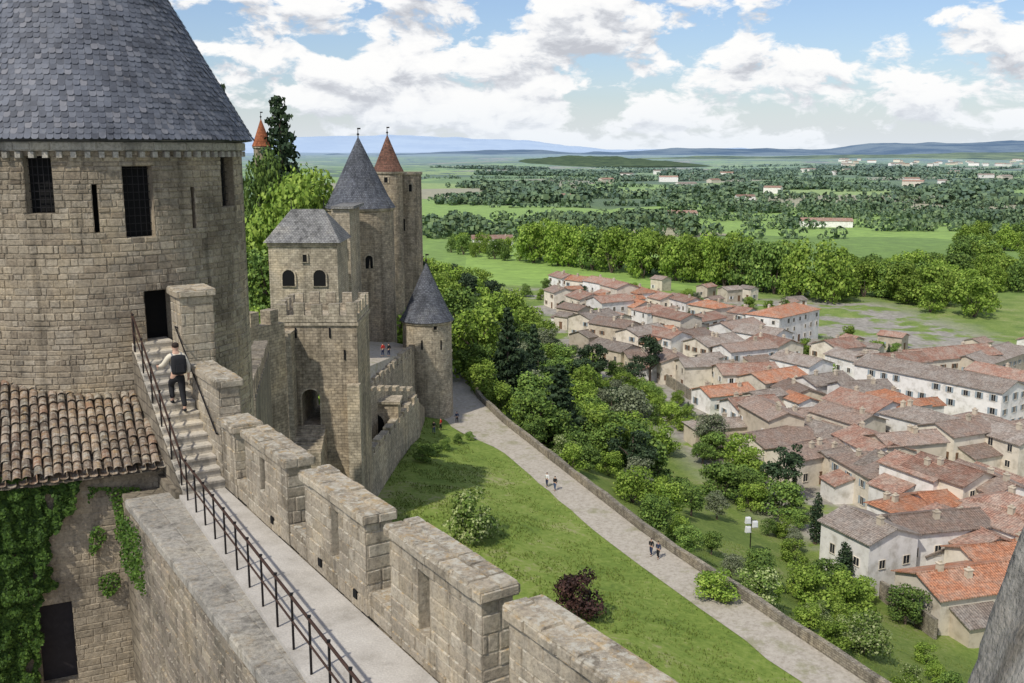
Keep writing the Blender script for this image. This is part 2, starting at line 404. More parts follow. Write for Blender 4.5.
hills(4300,-60,950,[(0,-64),(.15,-42),(.35,-26),(.55,-28),(.8,-48),(1,-64)],-66,hazemat('wooded ridge',(.055,.085,.06),(.10,.14,.08),.02),'wooded_hill',9.,6)

mb=MB()
py_=[y for y in Ys if 10<y<215]
ss_=[-2.15,-1,0,1,2.18]
for y0,y1 in zip(py_,py_[1:]):
    ext0=0 if y0<126 else (3.2*sstep(126,138,y0)*(1-sstep(146,154,y0))); ext1=0 if y1<126 else (3.2*sstep(126,138,y1)*(1-sstep(146,154,y1)))
    for k in range(4):
        def s_at(i,ext,y): return (ss_[i]-(ext if i==0 else 0))+(.3*noise.noise(V(y*.3,1,1)) if i==0 else 0)
        mb.face([(xc(yy)+ss/.905,yy,gsy(ss,yy,0)+.05) for ss,yy in ((s_at(k,ext0,y0),y0),(s_at(k+1,ext0,y0),y0),(s_at(k+1,ext1,y1),y1),(s_at(k,ext1,y1),y1))])
a=NT('stony path surface'); p=a.pos()
n1=a.noise(p,.35,6,.7).outputs[0]; n2=a.noise(p,2.5,6,.75).outputs[0]
c_=a.ramp(n2,[(.3,(.27,.24,.19)),(.5,(.40,.36,.30)),(.7,(.49,.45,.38))])
c_=a.mix(a.ramp(n1,[(.54,0.),(.66,.6)]),c_,(.20,.20,.09)); a.color(c_); a.bump(n2,.5,.1); PM=a.m
mb.build('path',a.m,kind='structure')
mb=MB()
yy=[y for y in Ys if 14<y<172]
for y0,y1 in zip(yy,yy[1:]):
    h0=.9+.25*noise.noise(V(y0*.2,0,0)); h1=.9+.25*noise.noise(V(y1*.2,0,0))
    def PP(s,y,z): return V(xc(y)+s/.905,y,z)
    g=-39
    mb.hexa([PP(2.25,y0,g-.3),PP(2.75,y0,g-4),PP(2.75,y1,g-4),PP(2.25,y1,g-.3)],[PP(2.25,y0,g+h0),PP(2.75,y0,g+h0),PP(2.75,y1,g+h1),PP(2.25,y1,g+h1)])
mb.build('parapet_wall',M['rubble'],label='long low stone parapet wall along the downhill side of the stony path',cat='wall')

# ------------------------------------------------------------------ near rampart
O=V(-1.07,13.7,0); fw=V(-.5415,.841,0).normalized(); nn=V(fw.y,-fw.x,0); dN=-fw
def P(t,w,z): q=O+fw*t+nn*w; return V(q.x,q.y,z)
WZ=-7.8; SZ=-7.35
def wl(t): return -1.0-max(0,10.3-t)*.06
ramp=thing('castle_rampart','near stone rampart with tall merlons beside a paved wall walk, nearest to the viewer','rampart',P(4,0,-38))
def slabhex(t0,t1,w0,w1,z0,z1,w0b=None):
    w0b=w0 if w0b is None else w0b
    mb=MB(); a=[P(t0,w0,z0),P(t0,w1,z0),P(t1,w1,z0),P(t1,w0b,z0)]
    mb.hexa(a,[v+V(0,0,z1-z0) for v in a]); return mb
slabhex(-9,10.6,wl(-9)-.06,-.02,WZ-.25,WZ,wl(10.6)-.06).build('walkway',M['slab'],ramp)
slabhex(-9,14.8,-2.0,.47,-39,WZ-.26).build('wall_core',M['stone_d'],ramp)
mb=MB(); r_=topmap(P(11.2,-2.12,0),dN,nn,WZ-.10); blocks(mb,r_,0,20,0,1.1,.8,.4,vs=[0,.5,1.1],proud=.012)
blocks(mb,planemap(P(11.2,-2.12,0),dN),0,20,WZ-.30,WZ-.11,.7,.17,vs=[WZ-.30,WZ-.11])
blocks(mb,planemap(P(11.2,-1.0,0),-nn),0,1.12,WZ-.30,WZ-.11,.5,.17,vs=[WZ-.30,WZ-.11]); mb.build('ledge',M['ledge'],ramp)
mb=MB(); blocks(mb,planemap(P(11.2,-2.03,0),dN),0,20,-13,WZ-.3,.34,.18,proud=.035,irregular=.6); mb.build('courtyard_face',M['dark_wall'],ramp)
def merlon(t0,t1,z0,z1,T=.5,slit=None,bw=.40,bh=.23,w0=0,name='merlon',root=None):
    mb=MB(); L=t1-t0; vs=courses(z0,z1-.16,bh); si=[];so=[]
    if slit:
        c,w,za,zb=slit; si=[(c-w/2,c+w/2,za,zb)]; so=[(L-c-w/2,L-c+w/2,za,zb)]
    fi=planemap(P(t1,w0,0),dN); fo=planemap(P(t0,w0+T,0),fw)
    r=blocks(mb,fi,0,L,z0,z1,bw,bh,si,vs=vs); blocks(mb,fo,0,L,z0,z1,bw,bh,so,vs=vs)
    if slit: reveal(mb,fi,r[0],T)
    blocks(mb,planemap(P(t0,w0,0),nn),0,T,z0,z1,bw,bh,vs=vs)
    blocks(mb,planemap(P(t1,w0+T,0),-nn),0,T,z0,z1,bw,bh,vs=vs)
    ov=.065; zt=z1-.17
    for mp,LL in ((planemap(P(t1+ov,w0-ov,0),dN),L+2*ov),(planemap(P(t0-ov,w0+T+ov,0),fw),L+2*ov),(planemap(P(t0-ov,w0-ov,0),nn),T+2*ov),(planemap(P(t1+ov,w0+T+ov,0),-nn),T+2*ov)):
        blocks(mb,mp,0,LL,zt,z1,.6,.16,vs=[zt,z1-.01],proud=.035)
    blocks(mb,topmap(P(t1+ov,w0-ov,0),dN,nn,z1),0,L+2*ov,0,T+2*ov,.5,.6,vs=[0,(T+2*ov)*rnd(.45,.62),T+2*ov],proud=.045)
    mb.face([P(t0-ov,w0-ov,zt),P(t0-ov,w0+T+ov,zt),P(t1+ov,w0+T+ov,zt),P(t1+ov,w0-ov,zt)])
    return mb.build(name,M['merlon'],root or ramp)
merlon(-8.5,-5.4,WZ,-5.78)
merlon(-5.0,-1.9,WZ,-5.80,slit=(1.0,.3,-7.0,-6.4))
merlon(-1.22,1.63,WZ,-5.85,slit=(1.15,.36,-7.2,-6.3))
merlon(2.57,5.33,WZ,-5.97,slit=(1.45,.34,-7.2,-6.4))
merlon(6.27,8.85,WZ,-6.0,slit=(1.1,.32,-7.15,-6.45))
merlon(9.6,10.55,WZ,-6.1,T=.6)
merlon(10.62,12.87,WZ,-5.25)
merlon(12.93,13.55,WZ,-5.6)
for (t0,t1) in ((-1.88,-1.24),(1.65,2.55),(5.35,6.25),(8.87,9.58),(-5.38,-5.02)):
    mb=MB(); vs=courses(WZ,SZ-.02,.22)
    blocks(mb,planemap(P(t1,.02,0),dN),0,t1-t0,WZ,SZ-.02,.4,.3,vs=vs)
    blocks(mb,topmap(P(t1,.02,0),dN,nn,SZ),0,t1-t0,0,.5,.4,.4,vs=[0,.5])
    mb.face([P(t0,.5,WZ),P(t1,.5,WZ),P(t1,.5,SZ-.02),P(t0,.5,SZ-.02)])
    mb.build('sill',M['merlon'],ramp)
merlon(13.62,14.55,WZ+1,-3.5,T=.85,bw=.4,name='door_pillar')
for t in (-.9,3.0,4.6,7.2):
    mb=MB(); mb.box((*P(t,-.028,0).xy,WZ+.18),(.14,.03,.15),math.atan2(fw.y,fw.x)); mb.build('drain_hole',M['black'],ramp)
st=thing('stone_staircase','worn stone steps climbing from the wall walk to the dark tower doorway','staircase',P(12,-.5,WZ))
for i in range(14):
    t=10.5+.315*i; z=WZ+.206*(i+1)
    mb=slabhex(t,t+.34 if i<13 else 15.4,-1.0,-.01,z-.24,z-.05)
    a_=[P(t-.03,-1.01,z-.05),P(t-.03,-.01,z-.05),P(t+.33,-.01,z-.05),P(t+.33,-1.01,z-.05)]
    if i==13: a_[2]=P(15.4,-.01,z-.05); a_[3]=P(15.4,-1.01,z-.05)
    mb.hexa(a_,[v+V(0,0,.05) for v in a_]); mb.build('step',M['step'],st)
mb=slabhex(10.55,15.2,-1.15,-1.03,-13,-7.75)
mb.face([P(10.5,-1.02,WZ),P(10.5,-1.02,WZ+.1),P(14.6,-1.02,WZ+2.7),P(15.2,-1.02,WZ+2.7),P(15.2,-1.02,WZ)][::-1])
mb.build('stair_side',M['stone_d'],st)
rl=thing('iron_railing','dark iron railing of posts and two rails along the wall walk and up the steps','railing',P(4,-1,WZ))
def hr(t): return WZ if t<10.6 else WZ+.206*((t-10.5)/.315+.5)
ts=[-4+.88*i for i in range(17)]+[10.6+.78*i for i in range(6)]
for t in ts:
    z=hr(t); w_=wl(t)+.02; mb=MB(); mb.tube(P(t,w_,z-.15),P(t,w_,z+.95),.022,n=6); mb.box((*P(t,w_,0).xy,z+.93),(.05,.05,.03)); mb.build('post',M['metal'],rl)
for k,h in enumerate((.9,.48)):
    mb=MB(); pts=[P(-4.6,wl(-4.6)+.02,WZ+h),P(10.4,wl(10.4)+.02,WZ+h),P(14.6,-.98,hr(14.6)+h)]
    for a_,b_ in zip(pts,pts[1:]): mb.tube(a_,b_,.026 if k==0 else .018,n=6)
    if k==0: mb.tube(P(14.6,-.98,hr(14.6)+.9),P(14.6,-.98,hr(14.6)-.1),.022)
    mb.build('rail',M['rust'],rl)
mb=MB(); mb.tube(P(10.8,-.06,hr(10.8)+.95),P(14.0,-.06,hr(14.0)+.95),.02); mb.tube(P(14.0,-.06,hr(14.0)+.95),P(13.9,.03,hr(14.0)+.9),.02); mb.tube(P(10.8,-.06,hr(10.8)+.95),P(10.8,.03,hr(10.8)+.9),.02)
mb.build('handrail',M['metal'],rl)

# ------------------------------------------------------------------ big round tower
BX,BY,BR=-12.05,29.1,4.17
def tang(px,py=200):
    d=ray(px,py); u=V(d.x,d.y,0).normalized(); c=V(BX,BY,0); b=u.dot(c); disc=b*b-(c.length_squared-BR*BR)
    t=b-math.sqrt(max(disc,0)); q=u*t; return math.atan2(q.y-BY,q.x-BX)%(2*PI),t
bt=thing('round_tower','large round stone tower with a conical slate roof, nearest to the viewer','tower',(BX,BY,-14))
mp=cylmap(BX,BY,BR)
def zat(px,py):
    a_,t=tang(px,py); d=ray(px,py); return d.z*t/math.hypot(d.x,d.y)
def top_(px,y0,y1,w): 
    a_,t=tang(px); return (a_*BR-w/2,a_*BR+w/2,zat(px,y1),zat(px,y0))
ops=[top_(40,155,211,.66),top_(139,168,237,.74),top_(95,182,230,.12),top_(193,185,228,.11),top_(229,153,206,.75),top_(153,288,349,.78)]
mb=MB()
o2=blocks(mb,mp,PI*.95*BR,PI*2.02*BR,-14,.15,.27,.155,ops,proud=.024,irregular=.6)
for i,o in enumerate(o2): reveal(mb,mp,o,.45)
mb.build('wall',M['tower'],bt)
mb=MB(); n=40
for i in range(n):
    a0=-PI*.02+PI*1.0*i/n; a1=-PI*.02+PI*1.0*(i+1)/n
    if a1>PI*.97: break
    mb.face([mp(a0*BR,-14,0),mp(a1*BR,-14,0),mp(a1*BR,.15,0),mp(a0*BR,.15,0)],[(a0*BR,-14),(a1*BR,-14),(a1*BR,.15),(a0*BR,.15)])
mb.build('rear_wall',M['stone'],bt)
for i,o in enumerate(o2):
    if i==5: pane(mp,o,.45,'doorway',M['black'],bt)
    elif i in (2,3): pane(mp,o,.4,'arrow_slit',M['black'],bt)
    else:
        w_=pane(mp,o,.3,'window',M['black'],bt); mb=MB(); a_,b_,c_2,d_=o
        for k in range(1,5): u=a_+(b_-a_)*k/5; mb.tube(mp(u,c_2,-.2),mp(u,d_,-.2),.012,n=4)
        k=c_2+.14
        while k<d_: mb.tube(mp(a_,k,-.2),mp(b_,k,-.2),.012,n=4); k+=.2
        mb.build('lattice',M['metal'],bt)
mb=MB()
blocks(mb,cylmap(BX,BY,BR+.13),PI*.95*(BR+.13),PI*2.05*(BR+.13),-.02,.22,.6,.24,vs=[.0,.22])
mb.ring(BX,BY,BR-.05,-.03,BR+.12,.0,64)
for i in range(46):
    a_=PI*.95+PI*1.1*i/46; q=mp(a_*BR,0,.06); mb.box((q.x,q.y,-.17),(.13,.2,.15),a_+PI/2)
mb.build('cornice',M['ledge'],bt)
apz=8.4; ez=.30; er=BR+.36
mb=MB(); L=math.hypot(er,apz-ez); rh=.15; rows=int(L/rh)
for r in range(rows+1):
    f0=(r*rh-.03)/L; f1=min(1,(r*rh+.25)/L)
    if f0>.985: break
    ra,rb=er*(1-f0),er*(1-f1); za,zb=ez+(apz-ez)*f0,ez+(apz-ez)*f1
    nsl=max(6,int(2*PI*er*(1-max(f0,0))/.17)); off=(r%2)*.5+rnd(-.1,.1)
    for k in range(nsl):
        a0=(k+off)*2*PI/nsl; a1=(k+off+.97)*2*PI/nsl
        lift=rnd(.014,.032); dz=rnd(-.012,.012)
        def q(a,rr,z,l): return V(BX+(rr+l)*math.cos(a),BY+(rr+l)*math.sin(a),z+l*.5)
        c0=a0*.78+a1*.22; c1=a0*.22+a1*.78
        zm=za+(zb-za)*.16; rm=ra+(rb-ra)*.16
        mb.face([q(c0,ra,za+dz,lift),q(c1,ra,za+dz,lift),q(a1,rm,zm+dz,lift),q(a1,rb,zb,0),q(a0,rb,zb,0),q(a0,rm,zm+dz,lift)],[(0,0)]*6)
mb.ring(BX,BY,er-.05,ez-.02,.02,apz-.05,64); mb.ring(BX,BY,BR-.1,ez-.09,er-.04,ez-.03,64)
mb.build('conical_roof',M['slate'],bt)

# ------------------------------------------------------------------ outbuilding with clay roof
e=V(.905,.425,0).normalized(); qn=V(-e.y,e.x,0)
E0=P(11.85,-1.12,0); ob=thing('stone_outbuilding','low stone building with clay tile roof and dark door below the near tower','building',V(E0.x-4,E0.y-2,-13))
ez_=-7.42; sl=.40
mb=MB(); wp=planemap(V(E0.x,E0.y,0)+qn*.35-e*9,e); vs=courses(-13,ez_+.15,.16)
dd=[]
for px in (40,75):
    d=ray(px,640); u=V(d.x,d.y,0); o_=V(E0.x,E0.y,0)+qn*.35
    k=o_.dot(qn)/u.dot(qn); dd.append((u*k-(o_-e*9)).dot(e))
od=blocks(mb,wp,0,9.05,-13,ez_+.15,.3,.16,[(dd[0],dd[1],-12.72,-10.6)],vs=vs,proud=.014,irregular=.6,bk=.002,gap=.003); reveal(mb,wp,od[0],.3)
mb.build('wall',M['patch'],ob)
dr=pane(wp,od[0],.25,'door',M['door'],ob)
mb=MB()
cw=.215
for k in range(int(9/cw)):
    base=V(E0.x,E0.y,ez_)-e*(cw*(k+.5)); Lm=5.5
    lim=(-1.10-((base-O).dot(nn)))/max(.01,qn.dot(nn)); Lm=min(Lm,max(.5,lim+.4))
    j=-.05+rnd(-.03,.03)
    while j<Lm:
        for kind,up in ((0,.07),(1,-.02)):
            l=.42; off=e*(cw*.5 if kind else 0); r0=.10; jit=e*rnd(-.02,.02); tz_=rnd(0,.03)
            pts0=[];pts1=[]
            for m_ in range(6):
                an=PI*m_/5; xx=math.cos(an)*r0; zz=math.sin(an)*r0*(.75 if kind==0 else -.5)
                A=base+off+jit+qn*j+V(0,0,j*sl)+e*xx+V(0,0,zz+up+tz_); B=base+off+jit+qn*(j+l)+V(0,0,(j+l)*sl)+e*xx*.85+V(0,0,zz*.85+up-.025)
                pts0.append(A);pts1.append(B)
            b0=len(mb.v); mb.v+=[tuple(q) for q in pts0+pts1]
            for m_ in range(5): mb.f.append((b0+m_,b0+m_+1,b0+m_+7,b0+m_+6)); mb.mi.append(0); mb.uv+=[(0,0)]*4
        j+=.33
mb.build('tile_roof',M['canal'],ob)
mb=MB(); bs=V(E0.x,E0.y,ez_-.13)
mb.face([bs-e*9,bs,bs+qn*5.6+V(0,0,5.6*sl),bs-e*9+qn*5.6+V(0,0,5.6*sl)])
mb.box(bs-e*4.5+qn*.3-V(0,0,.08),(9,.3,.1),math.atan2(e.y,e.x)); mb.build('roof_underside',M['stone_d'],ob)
mb=MB(); mb.face([V(-25,4,-13),P(-12,-1.9,-13),P(14,-1.9,-13),V(-25,34,-13)]); mb.build('courtyard',M['court'],kind='structure')
def leafset(pts,size,name,mat,**kw):
    mb=MB()
    for (p_,n_) in pts:
        s_=size*rnd(.6,1.3); n_=(n_+V(rnd(-.7,.7),rnd(-.7,.7),rnd(-.3,.8))).normalized(); x=n_.orthogonal().normalized(); x.rotate(Matrix.Rotation(rnd(0,6.28),3,n_)); y=n_.cross(x)
        mb.face([p_-y*s_*.6,p_+x*s_*.45,p_+y*s_*.6,p_-x*s_*.45],[(0,0)]*4)
    return mb.build(name,mat,**kw)
wn=V(e.y,-e.x,0)
def wallpt(px,py,off):
    d=ray(px,py); o_=V(E0.x,E0.y,0)+qn*.35; k=o_.dot(qn)/V(d.x,d.y,0).dot(qn); return d*k+wn*off
pts=[]
for i in range(32000):
    px=rnd(-30,84); py=rnd(476,690)
    edge=50+26*noise.noise(V(py*.02,1,0))+14*noise.noise(V(py*.09,5,0))
    if py<530: edge+= (530-py)*.85
    if py>590: edge=min(edge,40+6*noise.noise(V(py*.1,2,2)))
    if px>edge: continue
    if noise.noise(V(px*.05,py*.05,2))<-.45: continue
    pts.append((wallpt(px,py,.06+abs(noise.noise(V(px*.06,py*.06,9)))*.5+rnd(0,.1)),wn))
leafset(pts,.072,'ivy',M['L_ivy'],label='thick green ivy covering the outbuilding wall left of its door',cat='ivy')
pts=[]
for i in range(5200):
    px=88+ 75*random.random(); py=rnd(486,600)
    if noise.noise(V(px*.045,py*.03,12))<-.08+.4*(py-488)/130-.25*(px>135): continue
    pts.append((wallpt(px,py,.05+rnd(0,.15)) if px<140 else P(rnd(9.5,11.5),-2.15-rnd(0,.15),rnd(-9.6,-8.2)),wn))
leafset(pts,.055,'climbing_vine',M['L_ivy'],label='thin trailing vine on the wall right of the outbuilding door',cat='vine')
me=bpy.data.meshes.new('parapet_stone'); bm=bmesh.new(); bmesh.ops.create_cube(bm,size=1); bmesh.ops.subdivide_edges(bm,edges=bm.edges,cuts=22,use_grid_fill=True)
for v in bm.verts:
    q=v.co.copy(); sp=q.normalized()*.62; v.co=q*.6+sp*.4; n_=q.normalized()
    v.co+=n_*(.05*noise.noise(q*3)+.02*noise.noise(q*11)+.012*noise.noise(q*28)); v.co.x*=.6; v.co.y*=.8; v.co.z*=1.1
bm.to_mesh(me); bm.free(); me.materials.append(m_blocks('rough grey stone',[(.30,.28,.25),(.33,.30,.27)],.3)); me.polygons.foreach_set('use_smooth',[True]*len(me.polygons))
c_=at(1134,772,2.4); link('parapet_stone',me,loc=c_,label='rounded grey stone close to the viewer at the bottom right corner',cat='stone').rotation_euler=(0,.22,0)

# ------------------------------------------------------------------ middle towers and walls
def arch_pts(w,h,n=8):
    pts=[(-w/2,0),(w/2,0)]; r=w/2
    for i in range(n+1): a=PI*i/n; pts.append((r*math.cos(a),h-r+r*math.sin(a)))
    return pts
def opening(root,pos,ang,w,h,arch=True,name='window',m='black',sur=True,hole=False):
    d=V(-math.sin(ang),math.cos(ang),0); nrm=V(math.cos(ang),math.sin(ang),0); pos=Vector(pos)
    pts=arch_pts(w,h) if arch else [(-w/2,0),(w/2,0),(w/2,h),(-w/2,h)]
    if not hole:
        mb=MB(); mb.face([pos+d*x+V(0,0,z)+nrm*.03 for x,z in pts]); mb.build(name,M[m],root)
    if sur:
        mb=MB(); k=.16; big=[(x*(1+2*k/w),(z+k if z>h*.4 else z-k*.5)) for x,z in pts]
        for i in range(len(pts)):
            j=(i+1)%len(pts); a,b=pts[i],pts[j]; c,dd=big[i],big[j]
            mb.face([pos+d*a[0]+V(0,0,a[1])+nrm*.09,pos+d*b[0]+V(0,0,b[1])+nrm*.09,pos+d*dd[0]+V(0,0,dd[1])+nrm*.09,pos+d*c[0]+V(0,0,c[1])+nrm*.09][::-1])
            mb.face([pos+d*c[0]+V(0,0,c[1])+nrm*.09,pos+d*dd[0]+V(0,0,dd[1])+nrm*.09,pos+d*dd[0]+V(0,0,dd[1])-nrm*.1,pos+d*c[0]+V(0,0,c[1])-nrm*.1])
        mb.build('window_surround' if name!='doorway' else 'door_surround',M['stone_l'],root)
def conetower(px,Y,wpx,zb,py_eave,py_apex,roof,label,wins=(),ov=.35,wall='stone',finial=True,cat='tower',corb=True,name='cone_roofed_tower'):
    c=at(px,py_eave,Y); r=wpx/2/1000*Y*.97; ze=c.z; za=at(px,py_apex,Y).z
    t=thing(name,label,cat,(c.x,c.y,zb))
    mb=MB(); mb.ring(c.x,c.y,r*1.03,zb,r,ze-1.2,48); mb.ring(c.x,c.y,r,ze-1.2,r,ze,48); mb.build('wall',M[wall],t,smooth=True)
    if corb:
        mb=MB(); mb.ring(c.x,c.y,r,ze-.55,r+.2,ze-.35,48); mb.ring(c.x,c.y,r+.2,ze-.35,r+.2,ze+.02,48); mb.build('cornice',M['stone_l'],t,smooth=False)
    mb=MB(); R_=r+ov; h=za-ze
    mb.ring(c.x,c.y,r,ze-.04,R_,ze-.05,48); mb.ring(c.x,c.y,R_,ze-.05,R_*.80,ze+h*.16,48,uvr=R_); mb.ring(c.x,c.y,R_*.80,ze+h*.16,.05,za,48,uvr=R_*.8); mb.build('conical_roof' if finial else 'roof',M[roof],t,smooth=True)
    if finial:
        mb=MB(); mb.tube((c.x,c.y,za-.3),(c.x,c.y,za+1.3),.10,.04); mb.ring(c.x,c.y,.05,za+.2,.22,za+.4,10); mb.ring(c.x,c.y,.22,za+.4,.05,za+.6,10); mb.box((c.x+.15,c.y,za+1.1),(.5,.04,.22)); mb.build('finial',M['metal'],t)
    for (wx,wy,ww,hh,ar) in wins:
        d=ray(wx,wy); u=V(d.x,d.y,0).normalized(); cc=V(c.x,c.y,0); b=u.dot(cc); disc=b*b-(cc.length_squared-r*r)
        if disc<0: continue
        tt=b-math.sqrt(disc); q=u*tt; z=d.z*tt/math.hypot(d.x,d.y); an=math.atan2(q.y-c.y,q.x-c.x)
        opening(t,(q.x,q.y,z-hh/2),an,ww,hh,ar,'window' if ww>.35 else 'arrow_slit',sur=ww>.35)
    return t,c,r
conetower(360,150,68,-38,207,137,'slate_far','tall round stone tower with steep grey slate cone, beside the red roofed tower',[(369,262,1.1,1.9,True),(352,240,.5,1.2,False),(375,300,.25,1.6,False),(352,300,.25,1.6,False)])
conetower(388,168,29,-38,171,135,'redroof','slim round turret with faded red pointed roof, behind the slate cone tower',[(386,180,.6,.9,False)],ov=.25)
conetower(401,174,41,-38,172,171.6,'stone_d','broad plain stone tower body joined to the red roofed turret',[(410,188,.6,1.2,False),(404,225,.35,2,False)],ov=.15,finial=False,name='stone_tower')
t,c,r=conetower(427,145,51,-39.5,319,263,'slate_far','small round turret with grey slate cone beside the path',[(422,345,.25,1.4,False),(441,345,.25,1.4,False),(435,327,.5,.8,False)],ov=.4,wall='stone_l')
conetower(262,190,17,-26,146,119,'orangeroof','distant small tower with bright orange pointed roof behind the near tower',[],ov=.3)
def obox(px0,px1,Y,ztop,zb,depth,rot,mat,root,pname='wall'):
    a=at(px0,300,Y);b=at(px1,300,Y); w=(b.x-a.x); cx=(a.x+b.x)/2; cy=Y+depth/2
    mb=MB(); mb.box((cx,cy,zb),(w,depth,ztop-zb),rot,top=.985); mb.build(pname,M[mat],root); return cx,cy,w
def crenel(root,cx,cy,w,d,z,rot,n,mw,mh,mat,th=.5):
    ca,sa=math.cos(rot),math.sin(rot)
    for side in range(4):
        L=w if side%2==0 else d; D=d if side%2==0 else w; k=n if side%2==0 else max(2,int(n*d/w))
        for i in range(k):
            u=-L/2+mw/2+(L-mw)*i/(k-1); v=-D/2+th/2; a_=[0,PI/2,PI,-PI/2][side]
            x=u*math.cos(a_)-v*math.sin(a_); y=u*math.sin(a_)+v*math.cos(a_)
            if side%2 and i in (0,k-1): continue
            mb=MB(); mb.box((cx+x*ca-y*sa,cy+x*sa+y*ca,z-.02),(mw,th,mh*rnd(.85,1.05)),rot+a_); mb.build('merlon',M[mat],root)
sq=thing('crenellated_tower','square stone tower with crenellated top and an arched passage, left of the round towers','tower',(-18.5,98,-38))
A0=at(276,300,94); B0=at(356,300,94); w=B0.x-A0.x; cx=(A0.x+B0.x)/2; cy=98.; zt=-16.4; zb=-39
q=at(312,425,94); ax=q.x; az=q.z; aw=1.75; ah=3.6; prof=[(ax+x,az+z) for x,z in arch_pts(aw,ah,10)]
mb=MB()
def tunnel(y,flip):
    L_=cx-w/2; R_=cx+w/2
    fs=[[(L_,zb),(R_,zb),(R_,az),(L_,az)],[(L_,az),(ax-aw/2,az),(ax-aw/2,az+ah-aw/2),(L_,az+ah-aw/2)],[(ax+aw/2,az),(R_,az),(R_,az+ah-aw/2),(ax+aw/2,az+ah-aw/2)],[(L_,az+ah),(R_,az+ah),(R_,zt),(L_,zt)]]
    ar=prof[2:]
    for (x0,z0),(x1,z1) in zip(ar,ar[1:]): fs.append([(x1,z1),(x0,z0),(x0,az+ah),(x1,az+ah)])
    fs.append([(L_,az+ah-aw/2),(ax-aw/2,az+ah-aw/2),(ax-aw/2,az+ah),(L_,az+ah)]); fs.append([(ax+aw/2,az+ah-aw/2),(R_,az+ah-aw/2),(R_,az+ah),(ax+aw/2,az+ah)])
    for f in fs:
        pts=[V(x,y,z) for x,z in f]
        if flip: pts=pts[::-1]
        mb.face(pts,[(p_.x,p_.z) for p_ in pts])
tunnel(94,False); tunnel(102,True)
for sx in (-1,1): 
    pts=[V(cx+sx*w/2,94,zb),V(cx+sx*w/2,102,zb),V(cx+sx*w/2,102,zt),V(cx+sx*w/2,94,zt)]
    mb.face(pts if sx>0 else pts[::-1])
mb.face([V(cx-w/2,94,zt),V(cx+w/2,94,zt),V(cx+w/2,102,zt),V(cx-w/2,102,zt)])
for i in range(len(prof)):
    a_,b_=prof[i],prof[(i+1)%len(prof)]
    mb.face([V(a_[0],94,a_[1]),V(a_[0],102,a_[1]),V(b_[0],102,b_[1]),V(b_[0],94,b_[1])])
mb.build('wall',M['stone'],sq)
opening(sq,(ax,93.98,az),-PI/2,aw,ah,True,'doorway',hole=True)
mb=MB(); mb.box((cx,cy,-16.4),(w+.3,8.3,.35)); mb.box((cx,cy-3.9,-16.1),(w+.1,.5,.7)); mb.box((cx+w/2-.2,cy,-16.1),(.5,7.2,.7)); mb.box((cx-w/2+.2,cy,-16.1),(.5,7.2,.7)); mb.box((cx,cy+3.9,-16.1),(w+.1,.5,.7)); mb.build('parapet',M['stone_l'],sq)
crenel(sq,cx,cy,w+.1,8.2,-15.4,0,5,1.0,1.2,'stone_l')
for px,py in ((296,338),(330,338),(345,360)): opening(sq,at(px,py,93.95),-PI/2,.18,1.0,False,'arrow_slit',sur=False)
mb=MB()
for i in range(9):
    mb.box((ax,93.75-.36*i,-38),(2.8,.37,38+az-.05-.22*i))
mb.build('steps',M['stone_l'],sq)
mb=MB(); q=at(284,300,93.5); mb.box((q.x,93.2,-39),(1.5,1.8,22.2)); mb.build('buttress',M['stone_l'],sq)
mb=MB(); q2=at(346,300,93.5); mb.box((q2.x+.5,93.5,-39),(1.3,1.2,17),top=.9); mb.build('buttress',M['stone_l'],sq)
tree_in_arch=(ax-1.5,108)
hp=thing('hip_roofed_tower','square stone tower with pale hipped slate roof and arched windows','tower',(-25,128,-30))
cx,cy,w=obox(270,339,122,-11.0,-32,8,0,'stone_l',hp)
mb=MB(); z0=-11.0; z1=at(300,209,126).z; hw=w/2+.45; hd=4.45; rx=w*.24
A=[V(cx-hw,cy-hd,z0),V(cx+hw,cy-hd,z0),V(cx+hw,cy+hd,z0),V(cx-hw,cy+hd,z0)]; r0=V(cx-rx,cy,z1); r1=V(cx+rx,cy,z1)
mb.face([A[0],A[1],r1,r0],[(A[0].x,0),(A[1].x,0),(r1.x,6),(r0.x,6)]); mb.face([A[1],A[2],r1],[(0,0),(9,0),(4.5,6)]); mb.face([A[2],A[3],r0,r1]); mb.face([A[3],A[0],r0],[(0,0),(9,0),(4.5,6)]); mb.face(A[::-1]); mb.build('hipped_roof',M['slate_pale'],hp)
for rr in (r1,r0): mb=MB(); mb.tube(rr,rr+V(0,0,1.4),.1,.03); mb.build('finial',M['metal'],hp)
for px in (289,320): opening(hp,at(px,286,121.9),-PI/2,1.5,2.0,True)
opening(hp,at(305,262,121.9),-PI/2,.5,.9,False)
mb=MB(); mb.box((cx,cy-4.03,-11.45),(w+.1,.25,.4)); mb.build('cornice',M['stone'],hp)
tb=thing('connecting_tower_block','plain stone block joining the hip roofed tower and the slate cone tower','building',(-22,140,-34))
obox(334,352,134,-7.6,-36,9,0,'stone_l',tb)
mb=MB(); q=at(343,220,134); mb.box((q.x,138.5,-7.6),(3.0,9.6,.35)); mb.build('roof',M['slate_pale'],tb)
opening(tb,at(344,258,133.9),-PI/2,.6,1.2,False)
